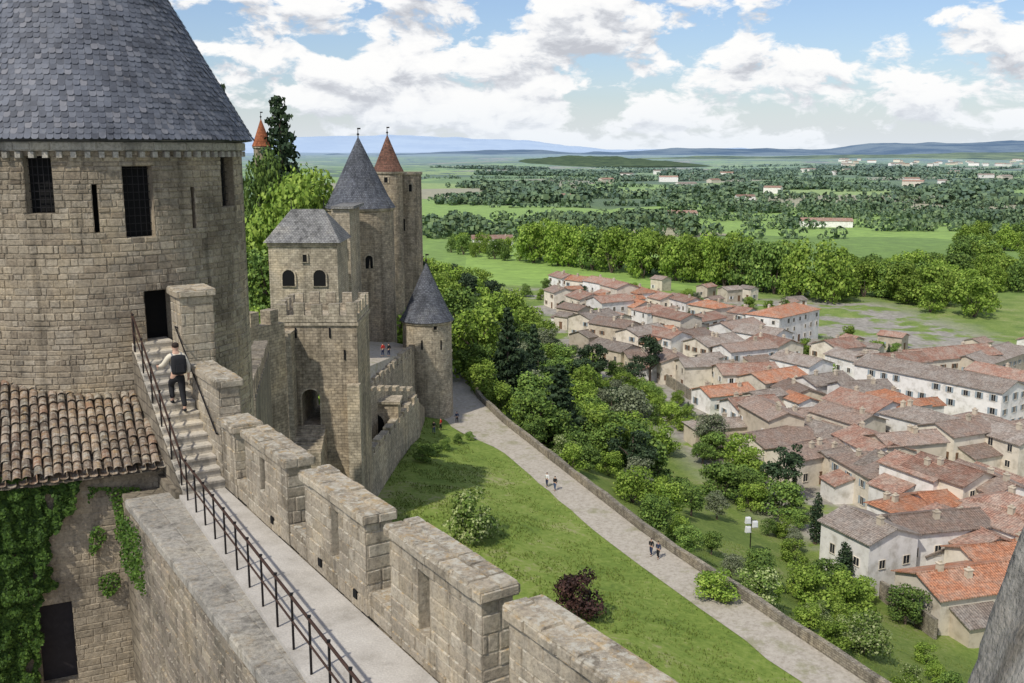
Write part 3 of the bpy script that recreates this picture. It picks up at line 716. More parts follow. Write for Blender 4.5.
def wallseg(label,pts,mat='stone',th=.9,mer=None,zb=-40,name='curtain_wall'):
    t=thing(name,label,'wall',(pts[0][0],pts[0][1],zb))
    mb=MB()
    for (x0,y0,z0),(x1,y1,z1) in zip(pts,pts[1:]):
        d=V(x1-x0,y1-y0,0).normalized(); n=V(d.y,-d.x,0)*th/2
        a=[V(x0,y0,zb)+n,V(x1,y1,zb)+n,V(x1,y1,zb)-n,V(x0,y0,zb)-n]; b=[V(x0,y0,z0)+n,V(x1,y1,z1)+n,V(x1,y1,z1)-n,V(x0,y0,z0)-n]
        mb.hexa(a,b)
    mb.build('wall',M[mat],t)
    if mer:
        mw,gp,mh=mer
        for (x0,y0,z0),(x1,y1,z1) in zip(pts,pts[1:]):
            L=math.hypot(x1-x0,y1-y0); k=max(1,int(L/(mw+gp))); rot=math.atan2(y1-y0,x1-x0)
            for i in range(k):
                f=(i+.5)/k; mb=MB(); mb.box((x0+(x1-x0)*f,y0+(y1-y0)*f,z0+(z1-z0)*f-.12),(mw,th-.1,mh*rnd(.8,1.05)),rot); mb.build('merlon',M[mat],t)
    return t
def wp_(px,py,Y): q=at(px,py,Y); return (q.x,q.y,q.z)
wallseg('crenellated wall facing the viewer just left of the square tower',[wp_(240,328,86),wp_(279,322,91)],'stone',1.2,(1.15,.8,1.5))
wallseg('wall toned dark for shade, running from the near tower toward the square tower',[wp_(243,400,48),wp_(262,352,84)],'stone_d',1.2,(1.5,.9,1.2))  # darker stone puts this wall's shade into its colour
wallseg('crenellated wall running from the terrace up to the small round turret',[wp_(362,396,113),wp_(414,348,143)],'stone_l',.8,(1.6,.9,1.1))
wallseg('tall outer curtain wall descending toward the viewer beside the grass bank',[wp_(415,398,128),wp_(404,412,121),wp_(352,476,95)],'stone_l',1.0,(1.9,.7,.8))
wallseg('short wall end joining the outer curtain wall to the turret foot',[wp_(415,402,128),wp_(421,408,139)],'stone',1.0)
wallseg('low wall beneath the terrace right of the square tower',[wp_(359,391,112),wp_(412,391,128)],'stone_l',.9,(1.3,.8,.7))
gh=thing('gate_block','small stone block with an arch behind the outer curtain wall','building',(-17,120,-38))
zg=at(378,404,116).z
cx,cy,w=obox(357,396,116,zg,-39,3,0,'stone',gh); opening(gh,at(374,440,115.9),-PI/2,2.6,3.3,True)
mb=MB(); mb.box((cx,cy,zg),(w+.4,3.4,.3)); mb.build('coping',M['stone_l'],gh)
tp_=[V(*wp_(350,374,110)),V(*wp_(362,392,113.6)),V(*wp_(417,347,146)),V(*wp_(372,338,150))]
mb=MB(); mb.hexa([V(p_[0],p_[1],-38) for p_ in tp_],tp_); mb.build('terrace',PM,kind='structure')

# ------------------------------------------------------------------ houses
def wmesh(sh,w=.95,h=1.3):
    mb=MB(); mb.face([(-w/2,-.03,0),(w/2,-.03,0),(w/2,-.03,h),(-w/2,-.03,h)],mi=0)
    for x in (-w/2-.04,w/2+.04): mb.box((x,-.03,-.04),(.08,.1,h+.1),mi=1)
    mb.box((0,-.03,h),(w,.1,.07),mi=1); mb.box((0,-.05,-.08),(w+.2,.16,.08),mi=1); mb.box((0,-.04,0),(.05,.04,h),mi=1)
    if sh:
        for x in (-w*.78,w*.78): mb.box((x,-.06,0),(w*.5,.06,h),mi=2)
    return mb.mesh('window',[M['glass'],M['wC'],M[sh or 'sh_wh']])
WM=[wmesh('sh_br'),wmesh('sh_bl'),wmesh('sh_wh'),wmesh(None),wmesh(None)]
mb=MB(); mb.box((0,-.02,0),(1.1,.08,2.1)); mb.box((0,-.04,2.1),(1.35,.12,.12)); DM=mb.mesh('door',M['sh_br'])
WN={'W':'white','C':'cream','B':'beige','G':'grey brown'}; RN={'O':'orange','R':'red brown','N':'brown','D':'grey brown'}
def house_at(x,y,g,L,D,h,ang,w,r,label,group=None,name='house',wins=True,chim=True,hip=False,annex=False,cat='house'):
    t=thing(name,label,cat,(x,y,g),ang,group)
    mb=MB(); rise=D/2*.34; X,Yy=L/2,D/2; b=-3.5
    mb.face([(-X,-Yy,b),(X,-Yy,b),(X,-Yy,h),(-X,-Yy,h)]); mb.face([(X,Yy,b),(-X,Yy,b),(-X,Yy,h),(X,Yy,h)])
    mb.face([(X,-Yy,b),(X,Yy,b),(X,Yy,h),(X,0,h+(0 if hip else rise)),(X,-Yy,h)]); mb.face([(-X,Yy,b),(-X,-Yy,b),(-X,-Yy,h),(-X,0,h+(0 if hip else rise)),(-X,Yy,h)])
    link('wall',mb.mesh('wall',M['w'+w]),t,(0,0,0))
    mb=MB(); o=.38; s_=.34; zt=.14; ho=D/2*.9 if hip else -o
    for sg in (-1,1):
        e0=[V(-X-o,sg*(Yy+o),h-o*s_),V(X+o,sg*(Yy+o),h-o*s_),V(X-ho if hip else X+o,0,h+rise),V(-X+ho if hip else -X-o,0,h+rise)]
        uv=[(q.x,abs(q.y-sg*(Yy+o))*1.056) for q in e0]
        top=[q+V(0,0,zt) for q in e0]
        if sg>0: mb.face(top[::-1],uv[::-1]); mb.face(e0)
        else: mb.face(top,uv); mb.face(e0[::-1])
        mb.face([e0[0],e0[1],top[1],top[0]]); mb.face([e0[1],e0[2],top[2],top[1]]); mb.face([e0[3],e0[0],top[0],top[3]])
    if hip:
        for sg in (-1,1):
            tri=[V(sg*(X+o),-sg*(Yy+o),h-o*s_+zt),V(sg*(X+o),sg*(Yy+o),h-o*s_+zt),V(sg*(X-ho),0,h+rise+zt)]
            mb.face(tri,[(q.y,abs(q.x-sg*(X+o))) for q in tri])
    mb.tube((-X-o+(o+ho if hip else 0),0,h+rise+zt),(X+o-(o+ho if hip else 0),0,h+rise+zt),.13,n=6)
    rf=link('roof',mb.mesh('roof',M['t'+r]),t,(0,0,0))
    if annex:
        aw=rnd(3,4.5); al=L*rnd(.35,.65); ah=h*rnd(.45,.7); ax=rnd(-.2,.2)*L; sy=-1 if random.random()<.5 else 1
        mb=MB(); mb.box((ax,sy*(Yy+aw/2),b),(al,aw,ah-b)); mb.face([(ax-al/2,sy*Yy,ah),(ax-al/2,sy*(Yy+.01),ah+aw*.3),(ax-al/2,sy*(Yy+aw),ah)]); mb.face([(ax+al/2,sy*Yy,ah),(ax+al/2,sy*(Yy+.01),ah+aw*.3),(ax+al/2,sy*(Yy+aw),ah)])
        link('annex',mb.mesh('annex',M['w'+random.choice('WCB')]),t,(0,0,0))
        mb=MB(); e0=[V(ax-al/2-.3,sy*(Yy+aw+.3),ah-.05),V(ax+al/2+.3,sy*(Yy+aw+.3),ah-.05),V(ax+al/2+.3,sy*(Yy+.005),ah+aw*.3+.1),V(ax-al/2-.3,sy*(Yy+.005),ah+aw*.3+.1)]
        if sy>0: e0=e0[::-1]
        mb.hexa(e0,[q+V(0,0,.12) for q in e0]); link('annex_roof',mb.mesh('annex_roof',M['t'+random.choice('ORND')]),t,(0,0,0))
    if chim:
        for k in range(random.choice((1,1,2))):
            mb=MB(); cx_=rnd(-X*.75,X*.75); cy_=rnd(-.5,.5)*D*.4; zz=h+rise-abs(cy_)*s_-.3
            mb.box((cx_,cy_,zz),(.75,.55,1.25)); mb.box((cx_,cy_,zz+1.25),(.9,.7,.12)); mb.box((cx_,cy_,zz+1.37),(.35,.3,.25)); link('chimney',mb.mesh('chimney',M['wB']),rf,(0,0,0))
    if wins:
        wm=random.choice(WM); tocam=V(-x,-y,0).normalized(); first=True
        for (nx,ny,LL,off) in ((0,-1,L,Yy),(0,1,L,Yy),(1,0,D,X),(-1,0,D,X)):
            a_=math.atan2(ny,nx); wn_=V(math.cos(a_+ang),math.sin(a_+ang),0)
            if wn_.dot(tocam)<.05: continue
            k=max(1,int(LL/3.1)); fl=max(1,int(h/2.7))
            for f in range(fl):
                for i in range(k):
                    if random.random()<.22: continue
                    u=-LL/2+LL*(i+.5)/k+rnd(-.25,.25); zz=f*2.75+1.0
                    if zz+1.4>h: continue
                    px_=V(nx*off,ny*off,0)+V(-ny,nx,0)*u
                    if f==0 and first and i==k//2:
                        link('door',DM,t,(px_.x,px_.y,0),a_+PI/2); first=False
                    else: link('window',wm,t,(px_.x,px_.y,zz),a_+PI/2,scale=(rnd(.85,1.05),1,rnd(.8,1.05)))
    return t
def angA(Y): return math.atan2(-.94,.35) if Y<255 else math.atan2(-.83,.56)
hpos=[]
def house(px,py,L,D,h,o,w,r,label,**kw):
    L*=rnd(.8,1.12); D*=rnd(.82,1.08); h*=rnd(.82,1.22)
    p_=hit(px+rnd(-3,3),py+rnd(-1.5,1.5),h+.8,100); ang=angA(p_.y)+(PI/2 if o else 0)+R(rnd(-13,13)); hpos.append((p_.x,p_.y,max(L,D)/2+1.5))
    return house_at(p_.x,p_.y,p_.z,L,D,h,ang,w,r,label,**kw)
rows=[
('in the row against the tree belt',[(566,273,12,9,6,0,'W','R'),(584,277,12,9,6,0,'C','O'),(602,281,12,9,6,0,'W','R'),(620,285,12,9,6.5,0,'C','R'),(641,290,13,9,6,0,'W','O'),(662,294,13,9,6.5,0,'C','R'),(685,298,13,9,6,0,'W','R'),(709,302,13,9,6,0,'C','O'),(736,307,13,9,6,0,'W','R'),(785,309,24,11,7.5,1,'W','O')]),
('in the second row from the belt',[(562,287,10,8,5,0,'C','N'),(586,293,13,9,6,0,'C','R'),(608,297,12,9,6,1,'W','R'),(632,302,12,9,6,0,'C','O'),(656,307,12,9,6,1,'W','R'),(680,313,13,9,6,0,'C','R'),(705,316,14,9,6,1,'W','R'),(738,322,13,9,6.5,1,'W','N'),(765,330,13,9,6,0,'W','D')]),
('in the third row from the belt',[(572,305,12,8,5,0,'B','N'),(592,313,12,9,5,1,'C','D'),(615,322,12,9,6,0,'B','N'),(640,328,12,9,6,1,'C','D'),(664,332,13,9,6,0,'W','R'),(690,334,13,9,6,1,'C','N'),(716,340,13,9,6,1,'C','D'),(744,345,13,9,6,1,'W','N'),(775,340,12,9,7,0,'C','R'),(803,358,13,9,7,0,'W','D'),(838,341,11,9,8,1,'C','R')]),
('in the middle row with walled gardens',[(590,332,12,8,4,1,'G','D'),(617,345,12,8,4,0,'B','D'),(643,352,12,8,4,1,'B','N'),(672,353,11,8,5,0,'C','N'),(700,360,11,8,5,1,'C','D'),(722,388,11,8,4,1,'W','O'),(745,368,13,9,6,1,'C','R'),(775,372,15,10,6,1,'C','O'),(800,388,12,9,5,0,'B','N'),(825,376,10,9,6,1,'W','D'),(752,400,11,8,5,1,'W','R')]),
('above the long garden wall',[(768,405,13,8,6,0,'B','N'),(795,412,12,8,5,1,'C','N'),(738,420,18,6,3.5,1,'B','D'),(774,432,12,8,5,1,'C','N'),(822,425,13,9,5,0,'B','D'),(850,412,12,9,6,0,'C','N'),(806,446,11,8,5,1,'C','N'),(842,450,12,8,5,1,'B','D')]),
('behind the long white building',[(855,355,13,9,7,0,'W','D'),(893,356,16,9,7,1,'C','R'),(945,350,30,10,6,1,'C','R'),(990,352,26,10,6,1,'B','D'),(1010,372,16,9,7,0,'W','R'),(1030,395,14,9,7,0,'W','R')]),
('in front of the long white building',[(860,385,12,9,6,1,'W','D'),(865,400,14,9,7,0,'W','R'),(893,397,13,9,6,0,'C','O'),(925,412,12,9,7,0,'W','D'),(956,424,12,9,7,1,'C','N'),(985,420,13,9,6,0,'W','N'),(1012,430,14,9,7,0,'C','D'),(875,437,13,8,7,0,'W','R'),(908,434,11,8,6,1,'B','N')]),
('in the curving row along the street',[(872,460,11,8,6,0,'C','N'),(898,462,10,8,7,0,'W','D'),(924,464,11,8,7.5,0,'W','R'),(953,468,11,8,7.5,0,'C','R'),(984,474,11,8,7.5,0,'W','N'),(1012,478,12,8,7,0,'C','R'),(944,492,9,7,5,1,'W','O'),(1020,500,12,8,7,0,'B','R')]),
('nearest the foot of the slope',[(872,520,10,8,7,0,'W','D'),(903,500,8,5,5,1,'W','O'),(932,516,12,8,6,1,'W','N'),(966,524,11,8,6.5,0,'C','R'),(996,546,10,7,5,1,'C','O'),(962,574,12,9,4.0,1,'C','O'),(1014,516,11,8,7,0,'W','R'),(1014,582,9,7,4,0,'C','R')]),
]
for desc,lst in rows:
    for i,(px,py,L,D,h,o,w,r) in enumerate(lst):
        house(px,py,L,D,h,o,w,r,f'{WN[w]} house, {RN[r]} roof, {ORD[i]} from left {desc}',group='houses of the lower town',hip=random.random()<.15,annex=random.random()<.45)
a_=hit(868,358,9,100); b_=hit(1015,392,9,100); mid=(a_+b_)/2; L=(b_-a_).length
house_at(mid.x,mid.y,gz(mid.x,mid.y),L,10,8.5,math.atan2(b_.y-a_.y,b_.x-a_.x),'W','D','very long white apartment row with grey brown tiled roof on the right side of town',name='apartment_row')
for k in range(6): q=a_.lerp(b_,k/5); hpos.append((q.x,q.y,8))
n_=0
for i in range(900):
    px=rnd(560,1030); lo=max(283+max(0,(px-640))*.12,346 if px>800 else 0); hi=335+(px-560)*.42 if px<780 else 430+(px-780)*.75
    p_=hit(px,rnd(lo,min(hi,600)),0,100)
    if any((p_.x-a)**2+(p_.y-b)**2<(c*.85+2.4)**2 for a,b,c in hpos): continue
    if (p_.x-xc(p_.y))*.905<37: continue
    L=rnd(5,8); D=rnd(4,6); hpos.append((p_.x,p_.y,L/2+.6))
    house_at(p_.x,p_.y,p_.z,L,D,rnd(2.6,5.),angA(p_.y)+random.choice((0,PI/2))+R(rnd(-15,15)),random.choice('WCCBB'),random.choice('ORNDD'),'small tiled outbuilding squeezed between the houses of the town','small outbuildings of the town',name='outbuilding',chim=False,cat='outbuilding'); n_+=1
    if n_>48: break
for (px,py,L,lab) in ((492,240,26,'long low pale building alone in the field beyond the trees'),(682,214,26,'farmhouse with pale walls on the plain beyond the tree belt, left one'),(745,197,24,'white farm building on the plain farther off, above the belt'),(826,222,40,'wide low white building among trees at right on the plain'),(920,172,60,'white farm buildings far off to the right near the hills'),(560,196,30,'small far farmhouse left of centre on the plain')):
    p_=hit(px,py,4,300); house_at(p_.x,p_.y,p_.z,L,12,5,R(rnd(-15,15)),'W','R',lab,wins=False,name='farmhouse'); hpos.append((p_.x,p_.y,L))
for i in range(60):
    px=rnd(830,1024) if i<42 else rnd(600,1000); Y=rnd(3800,6500) if i<42 else rnd(1500,3500); x=(px-512)/1000*Y
    house_at(x,Y,gz(x,Y),rnd(20,45),15,rnd(6,12),R(rnd(-40,40)),random.choice('WWC'),random.choice('RD'),'tiny pale house far away on the plain toward the hills',group='tiny far houses',wins=False,chim=False,name='distant_house')
for i,(pts,lab) in enumerate((([(700,428),(760,424),(806,420)],'long pale garden wall below the middle houses'),([(830,478),(870,505)],'garden wall above the dark tree at the slope foot'),([(610,352),(650,374),(690,400)],'stepped garden wall left of the orange roofs'),([(880,600),(935,640)],'low wall beside the nearest orange roofed house'))):
    pp=[hit(*q) for q in pts]; wallseg(lab,[(q.x,q.y,q.z+2.4) for q in pp],'rubble',.4,None,-58,'garden_wall')

# ------------------------------------------------------------------ trees
def crown_mesh(name,kind,nq,leaf,seed,mat):
    rs=random.Random(seed); mb=MB(); L=[]
    if kind=='round':
        for i in range(26):
            a=rs.uniform(0,6.28); zf=rs.random(); z=2.2+6.6*zf; rad=3.5*math.sqrt(max(.05,1-((z-5.4)/4.2)**2))*rs.uniform(.35,.9)
            L.append((V(rad*math.cos(a),rad*math.sin(a),z),rs.uniform(.8,1.8)))
        L.append((V(0,0,5.5),2.6))
    elif kind=='shrub':
        for i in range(22):
            a=rs.uniform(0,6.28); z=rs.uniform(1.0,7.6); rad=4.6*math.sqrt(max(.05,1-(z/9.5)**2))*rs.uniform(.3,.85)
            L.append((V(rad*math.cos(a),rad*math.sin(a),z),rs.uniform(1.0,2.3)))
    elif kind=='cone':
        for i in range(46):
            z=1.2+8.6*(i/46); rad=(1-(z/10.2))*2.9*rs.uniform(.45,1.); a=i*2.4
            L.append((V(rad*math.cos(a),rad*math.sin(a),z),.3+.9*(1-z/10.5)))
    elif kind=='cypress':
        for i in range(16):
            z=.8+9*(i/16); L.append((V(rs.uniform(-.2,.2),rs.uniform(-.2,.2),z),.28+.75*math.sin(PI*min(1,(z+1.5)/11))))
    elif kind=='pine':
        for i in range(18):
            z=rs.uniform(4.5,9.3); rad=3.6*rs.uniform(.2,.95)*math.sqrt(max(.1,1-((z-6)/4.2)**2)); a=rs.uniform(0,6.28)
            L.append((V(rad*math.cos(a),rad*math.sin(a),z),rs.uniform(.8,1.4)))
    wts=[l[1]**2 for l in L]
    for i in range(nq):
        c,r=rs.choices(L,wts)[0]
        d=V(rs.gauss(0,1),rs.gauss(0,1),rs.gauss(0,1)).normalized()
        if kind!='cone' and d.z<-.4 and rs.random()<.5: d.z=-d.z
        sq=.8 if kind!='cone' else .45
        p_=c+V(d.x*r,d.y*r,d.z*r*sq)*rs.uniform(.6,1.14)
        n=(d+V(rs.gauss(0,.5),rs.gauss(0,.5),rs.gauss(0,.5))).normalized(); x=n.orthogonal().normalized(); x.rotate(Matrix.Rotation(rs.uniform(0,6.28),3,n)); y=n.cross(x); s_=leaf*rs.uniform(.5,1.3)
        b0=len(mb.v); mb.v+=[tuple(p_-y*s_*.6),tuple(p_+x*s_*.5),tuple(p_+y*s_*.6),tuple(p_-x*s_*.5)]
        mb.f.append((b0,b0+1,b0+2,b0+3)); mb.mi.append(0); mb.uv+=[(0,0)]*4
    return mb.mesh(name,M[mat])
def trunk_mesh(kind,seed):
    rs=random.Random(seed); mb=MB(); top=8.5 if kind in('cone','cypress','pine') else 5.0
    if kind=='shrub':
        for i in range(5): a=i*1.3; mb.tube((0,0,-.3),(1.6*math.cos(a),1.6*math.sin(a),4),.16,.05,5)
    else:
        mb.tube((0,0,-.6),(.1,0,2.4),.32,.25,7); mb.tube((.1,0,2.4),(0,.1,top),.25,.08,6)
        if kind in('round','pine'):
            for i in range(7):
                a=i*.95+rs.random(); z=2.2+i*.5; mb.tube((0.05,.05,z),(2.3*math.cos(a),2.3*math.sin(a),z+2.2),.12,.04,5)
    return mb.mesh('trunk',M['bark'])
KM={}
def proto(k,kind,nq,leaf,mat,nv=2):
    KM[k]=[(crown_mesh('crown',kind,nq,leaf,len(k)*7+v*13,mat),trunk_mesh(kind,v)) for v in range(nv)]
proto('bright','round',3800,.37,'L_bright',3); proto('mid','round',3800,.37,'L_mid',3); proto('olive','round',3400,.34,'L_olive')
proto('big','shrub',9000,.26,'L_bright',1); proto('bigd','cone',7000,.24,'L_dark',1); proto('bigm','shrub',7000,.3,'L_mid',1)
proto('dark','cone',4200,.34,'L_dark'); proto('pine','pine',3000,.34,'L_dark'); proto('cypress','cypress',1800,.28,'L_dark')
proto('shrub','shrub',3200,.46,'L_mid',3); proto('bshrub','shrub',3200,.46,'L_bright',3); proto('fshrub','shrub',3400,.42,'L_flow',2); proto('rshrub','shrub',3000,.45,'L_red',1)
proto('beltb','shrub',2400,.48,'L_bright',3); proto('beltm','shrub',2400,.48,'L_mid',3)
CN={'bright':'bright green leafy tree','mid':'mid green leafy tree','olive':'grey green leafy tree','dark':'dark conifer','pine':'dark spreading pine','cypress':'narrow dark cypress','shrub':'green bushy shrub','bshrub':'bright green shrub','fshrub':'shrub speckled with pale blossom','rshrub':'dark red shrub'}
def tree(x,y,h,k,label,group=None,wide=1.,z=None):
    cm,tm_=random.choice(KM[k]); g=gz(x,y) if z is None else z; s_=h/10.
    shr='shrub' in k
    t=thing('shrub' if shr else ('conifer_tree' if k in('dark','pine','cypress','bigd') else 'leafy_tree'),label,'shrub' if shr else 'tree',(x,y,g),rnd(0,6.28),group)
    t.scale=(s_*wide*rnd(.9,1.12),s_*wide*rnd(.9,1.12),s_)
    link('trunk' if not shr else 'stems',tm_,t,(0,0,0)); link('crown',cm,t,(0,0,0)); return t
def tpx(px,py,h,k,label,wide=1.,group=None,y0=45):
    p_=hit(px,py,0,y0); return tree(p_.x,p_.y,h,k,label,group,wide)
tpx(470,541,5.6,'fshrub','round shrub with pale blossom alone on the grass bank right of the outer wall',1.05)
tpx(578,618,4.6,'rshrub','dark red shrub alone on the grass bank between rampart and path')
for i,(px,py,h) in enumerate(((424,462,2.6),(434,456,1.9),(446,450,1.7),(459,444,1.5),(470,440,1.3))):
    tpx(px,py,h,'shrub',f'low dark bush at the top edge of the grass bank, {ORD[i]} from left',1.2)
q=at(296,215,152); tree(q.x,152,29,'big','broad bright green tree behind the hip roofed tower',None,.62,-26)
q=at(283,215,185); tree(q.x,185,35.5,'bigd','tall dark conifer above the skyline beside the orange pointed roof',None,.85,-25)
q=at(228,215,175); tree(q.x,175,38,'dark','dark conifer top at the edge of the near tower roof',None,.4,-26)
q=at(262,215,168); tree(q.x,168,28.5,'bigm','tall green tree in front of the small orange pointed roof',None,.42,-26)
q=at(262,215,140); tree(q.x,140,14,'mid','leafy tree between the near tower and the hip roofed tower',None,.8,-26)
q=at(258,215,110); tree(q.x,108,8.5,'bright','leafy tree in the gap left of the hip roofed tower',None,.9,-25)
tree(tree_in_arch[0],tree_in_arch[1],11,'bright','bright tree glimpsed through the arched passage of the square tower',None,1.,-35)
tpx(508,402,17,'dark','tall dark conifer right of the path, leftmost of the dark pair',.85,y0=60)
tpx(533,392,14,'dark','dark conifer behind the parapet, right one of the dark pair',.85)
tpx(560,446,13,'dark','broad dark conifer halfway down the slope beside the parapet wall',1.25)
tpx(592,384,10,'pine','dark pine at the left edge of the town among low roofs')
tpx(650,384,12,'pine','dark spreading pine standing between the middle houses',.9)
tpx(628,440,10,'olive','large grey green tree on the slope left of the garden wall',1.3)
tpx(598,462,8,'mid','green tree close to the parapet wall in mid slope',1.3)
tpx(785,500,9,'pine','dark pine at the slope foot left of the white gabled house',1.)
tpx(815,545,8,'cypress','narrow dark cypress above the pale floodlights',1.2)
tpx(843,585,6,'cypress','dark conical evergreen right of the cypress',1.7)
tpx(905,625,5,'mid','leafy tree beside the nearest orange roofed house',1.2)
tpx(865,655,4.4,'fshrub','blossoming shrub on the lower slope left of the orange roofed house',1.3)
tpx(755,605,4.,'fshrub','blossoming shrub beside the parapet wall above the cypress',1.3)
tpx(740,480,8,'bright','bright tree at the slope foot left of the dark pine',1.1)
tpx(712,455,8,'olive','pale tree in front of the long garden wall',1.1)
tpx(720,500,7,'shrub','large green bush halfway between the parapet and the garden wall',1.1)
tpx(952,505,5,'bright','bright tree between the white houses at right',.9)
tpx(715,600,3.2,'bshrub','bright bush growing over the parapet wall near the walking pair',1.3)
FLq=hit(750,550)
for y in range(64,312,6):
    for s_ in (5.5,10,15,20.5,26,31.5,36.5,41):
        y_=y+rnd(-3,3); ss=s_+rnd(-2.2,2.2); x=xc(y_)+ss/.905
        if s_>35 and not 112<y_<235: continue
        clear=noise.noise(V(x*.05,y_*.05,20))
        if y_<118 and clear>.10: continue
        if y_>=118 and clear>.38: continue
        if (x-FLq.x)**2+(y_-FLq.y)**2<30 or (FLq.y-14<y_<FLq.y and abs(x/y_-FLq.x/FLq.y)<.03): continue
        if any((x-a)**2+(y_-b)**2<c*c for a,b,c in hpos): continue
        if y_<96: k=random.choice(['shrub','bshrub','fshrub','bshrub','bshrub']); h=rnd(1.6,3.3)
        elif y_<140: k=random.choice(['shrub','olive','bshrub','mid','fshrub','bshrub','bshrub']); h=rnd(3,5.4)
        else: k=random.choice(['mid','bright','olive','bright','shrub','pine','bshrub','bshrub','shrub']); h=rnd(5.5,9.)
        if ss>28: h*=.75
        tree(x,y_,h,k,f'{CN[k]} on the wooded slope between the path and the town',f'{CN[k]}s on the slope',1.15)
for i in range(115):
    y_=rnd(168,345); ss=rnd(-20,4) if y_<230 else rnd(-45,30)
    if abs(ss)<3.2 and y_<215: continue
    if ss<-12 and y_<185: continue
    x=xc(y_)+ss/.905; k=random.choice(['mid','bright','bshrub','bshrub','bright','pine','dark','bright','bshrub']); h=rnd(8,14)
    if k=='dark': h+=3
    tree(x,y_,h,k,f'{CN[k]} in the wood beyond the small turret',f'{CN[k]}s beyond the turret',1.05)
n_=0
for i in range(500):
    y_=rnd(118,400); ss=rnd(38,130); x=xc(y_)+ss/.905
    if x/y_>.6 or any((x-a)**2+(y_-b)**2<c*c*.8 for a,b,c in hpos): continue
    k=random.choice(['mid','shrub','bshrub','olive','shrub','pine','bshrub','cypress','bshrub']); h=rnd(3.,6.)
    tree(x,y_,h,k,f'{CN[k]} among the houses of the town',f'{CN[k]}s in the town',1.); n_+=1
    if n_>75: break
bl=[(440,252),(500,260),(560,266),(640,277),(720,285),(790,296),(845,306)]
wpts=[hit(*q,0,300) for q in bl]
for a_,b_ in zip(wpts,wpts[1:]):
    L=(b_-a_).length; k=max(2,int(L/11))
    for r_ in range(2):
        for i in range(k):
            f=(i+rnd(.1,.9))/k; q=a_.lerp(b_,f); y_=q.y+r_*18+rnd(-3,3); x=q.x+r_*3+rnd(-2,2)
            hh=rnd(22,27) if q.x>12 else rnd(9,14)
            tree(x,y_,hh,random.choice(['beltb','beltb','beltm']),'tall green plane tree in the dense belt beyond the town','plane trees of the belt',.78)
n_=0
for i in range(600):
    px=rnd(835,1060); Y=rnd(350,640); x=(px-512)/1000*Y
    if px<955 and Y>470: continue
    if noise.noise(V(x*.012,Y*.012,4))<-.2: continue
    if px<900 and Y<400: continue
    tree(x,Y,rnd(12,19),random.choice(['beltb','beltm','beltb']),'leafy tree in the park woods right of the belt','park trees right of the belt',.95); n_+=1
    if n_>75: break
mb=MB(); rs=random.Random(3)
def blob(x,y,h,k0=15):
    g=gz(x,y)
    for k in range(k0):
        d=V(rs.gauss(0,1),rs.gauss(0,1),rs.gauss(0,1)).normalized(); p_=V(x+d.x*h*.5,y+d.y*h*.5,g+h*.45+d.z*h*.42)
        n=(d+V(rs.gauss(0,.4),rs.gauss(0,.4),rs.gauss(0,.4))).normalized(); a=n.orthogonal().normalized(); b=n.cross(a); s_=h*(.3 if k0<20 else .15)*rs.uniform(.7,1.2)
        b0=len(mb.v); mb.v+=[tuple(p_-b*s_),tuple(p_+a*s_),tuple(p_+b*s_),tuple(p_-a*s_)]; mb.f.append((b0,b0+1,b0+2,b0+3)); mb.mi.append(0); mb.uv+=[(0,0)]*4
# compact woods and straight hedgerows placed as lines between fields
for i in range(34):
    Y=680*math.exp(rs.random()*1.75); px=rs.uniform(410,1040); x=(px-512)/1000*Y; rx=rs.uniform(25,90)*(Y/1000)**.6; ry=rs.uniform(15,45)*(Y/1000)**.9
    if 760<px<965 and Y<900: continue
    for j in range(int(rx*ry/38)):
        a_=rs.uniform(0,6.28); r_=math.sqrt(rs.random()); blob(x+math.cos(a_)*r_*rx,Y+math.sin(a_)*r_*ry,rs.uniform(8,14),50 if Y<1200 else 15)
for i in range(78):
    Y=660*math.exp(rs.random()*1.9); px=rs.uniform(400,1040); x=(px-512)/1000*Y; an=rs.choice([0,0,.06,-.1,.15,.9,-.8])+rs.uniform(-.06,.06); L=rs.uniform(90,300)*(Y/1000)**.8
    if 770<px<950 and Y<760: continue
    for j in range(int(L/7)):
        if rs.random()<.15: continue
        blob(x+math.cos(an)*j*7+rs.uniform(-1.5,1.5),Y+math.sin(an)*j*7+rs.uniform(-3,3),rs.uniform(4,11),40 if Y<1100 else 14)
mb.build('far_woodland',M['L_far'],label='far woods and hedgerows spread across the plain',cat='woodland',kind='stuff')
mb=MB()
for i in range(46000):
    y_=rnd(62,150); ss=-2.3-rnd(0,1)**.8*24 if i%3 else rnd(3.2,33); x=xc(y_)+ss/.905
    if ss>0 and y_>120: continue
    if y_>124 and -6.<ss<0: continue
    if noise.noise(V(x*.4,y_*.4,3))<-.15: continue
    g=gz(x,y_); h=rnd(.08,.24)
    for k in range(2):
        a=rnd(0,6.28); dx,dy=math.cos(a)*.06,math.sin(a)*.06
        b0=len(mb.v); mb.v+=[(x-dx,y_-dy,g-.02),(x+dx,y_+dy,g-.02),(x+dx*.4+rnd(-.05,.05),y_+dy*.4+rnd(-.05,.05),g+h)]; mb.f.append((b0,b0+1,b0+2)); mb.mi.append(0); mb.uv+=[(0,0)]*3
mb.build('grass_tufts',M['L_grass'],label='rough grass growing on the banks beside the path',cat='grass',kind='stuff')

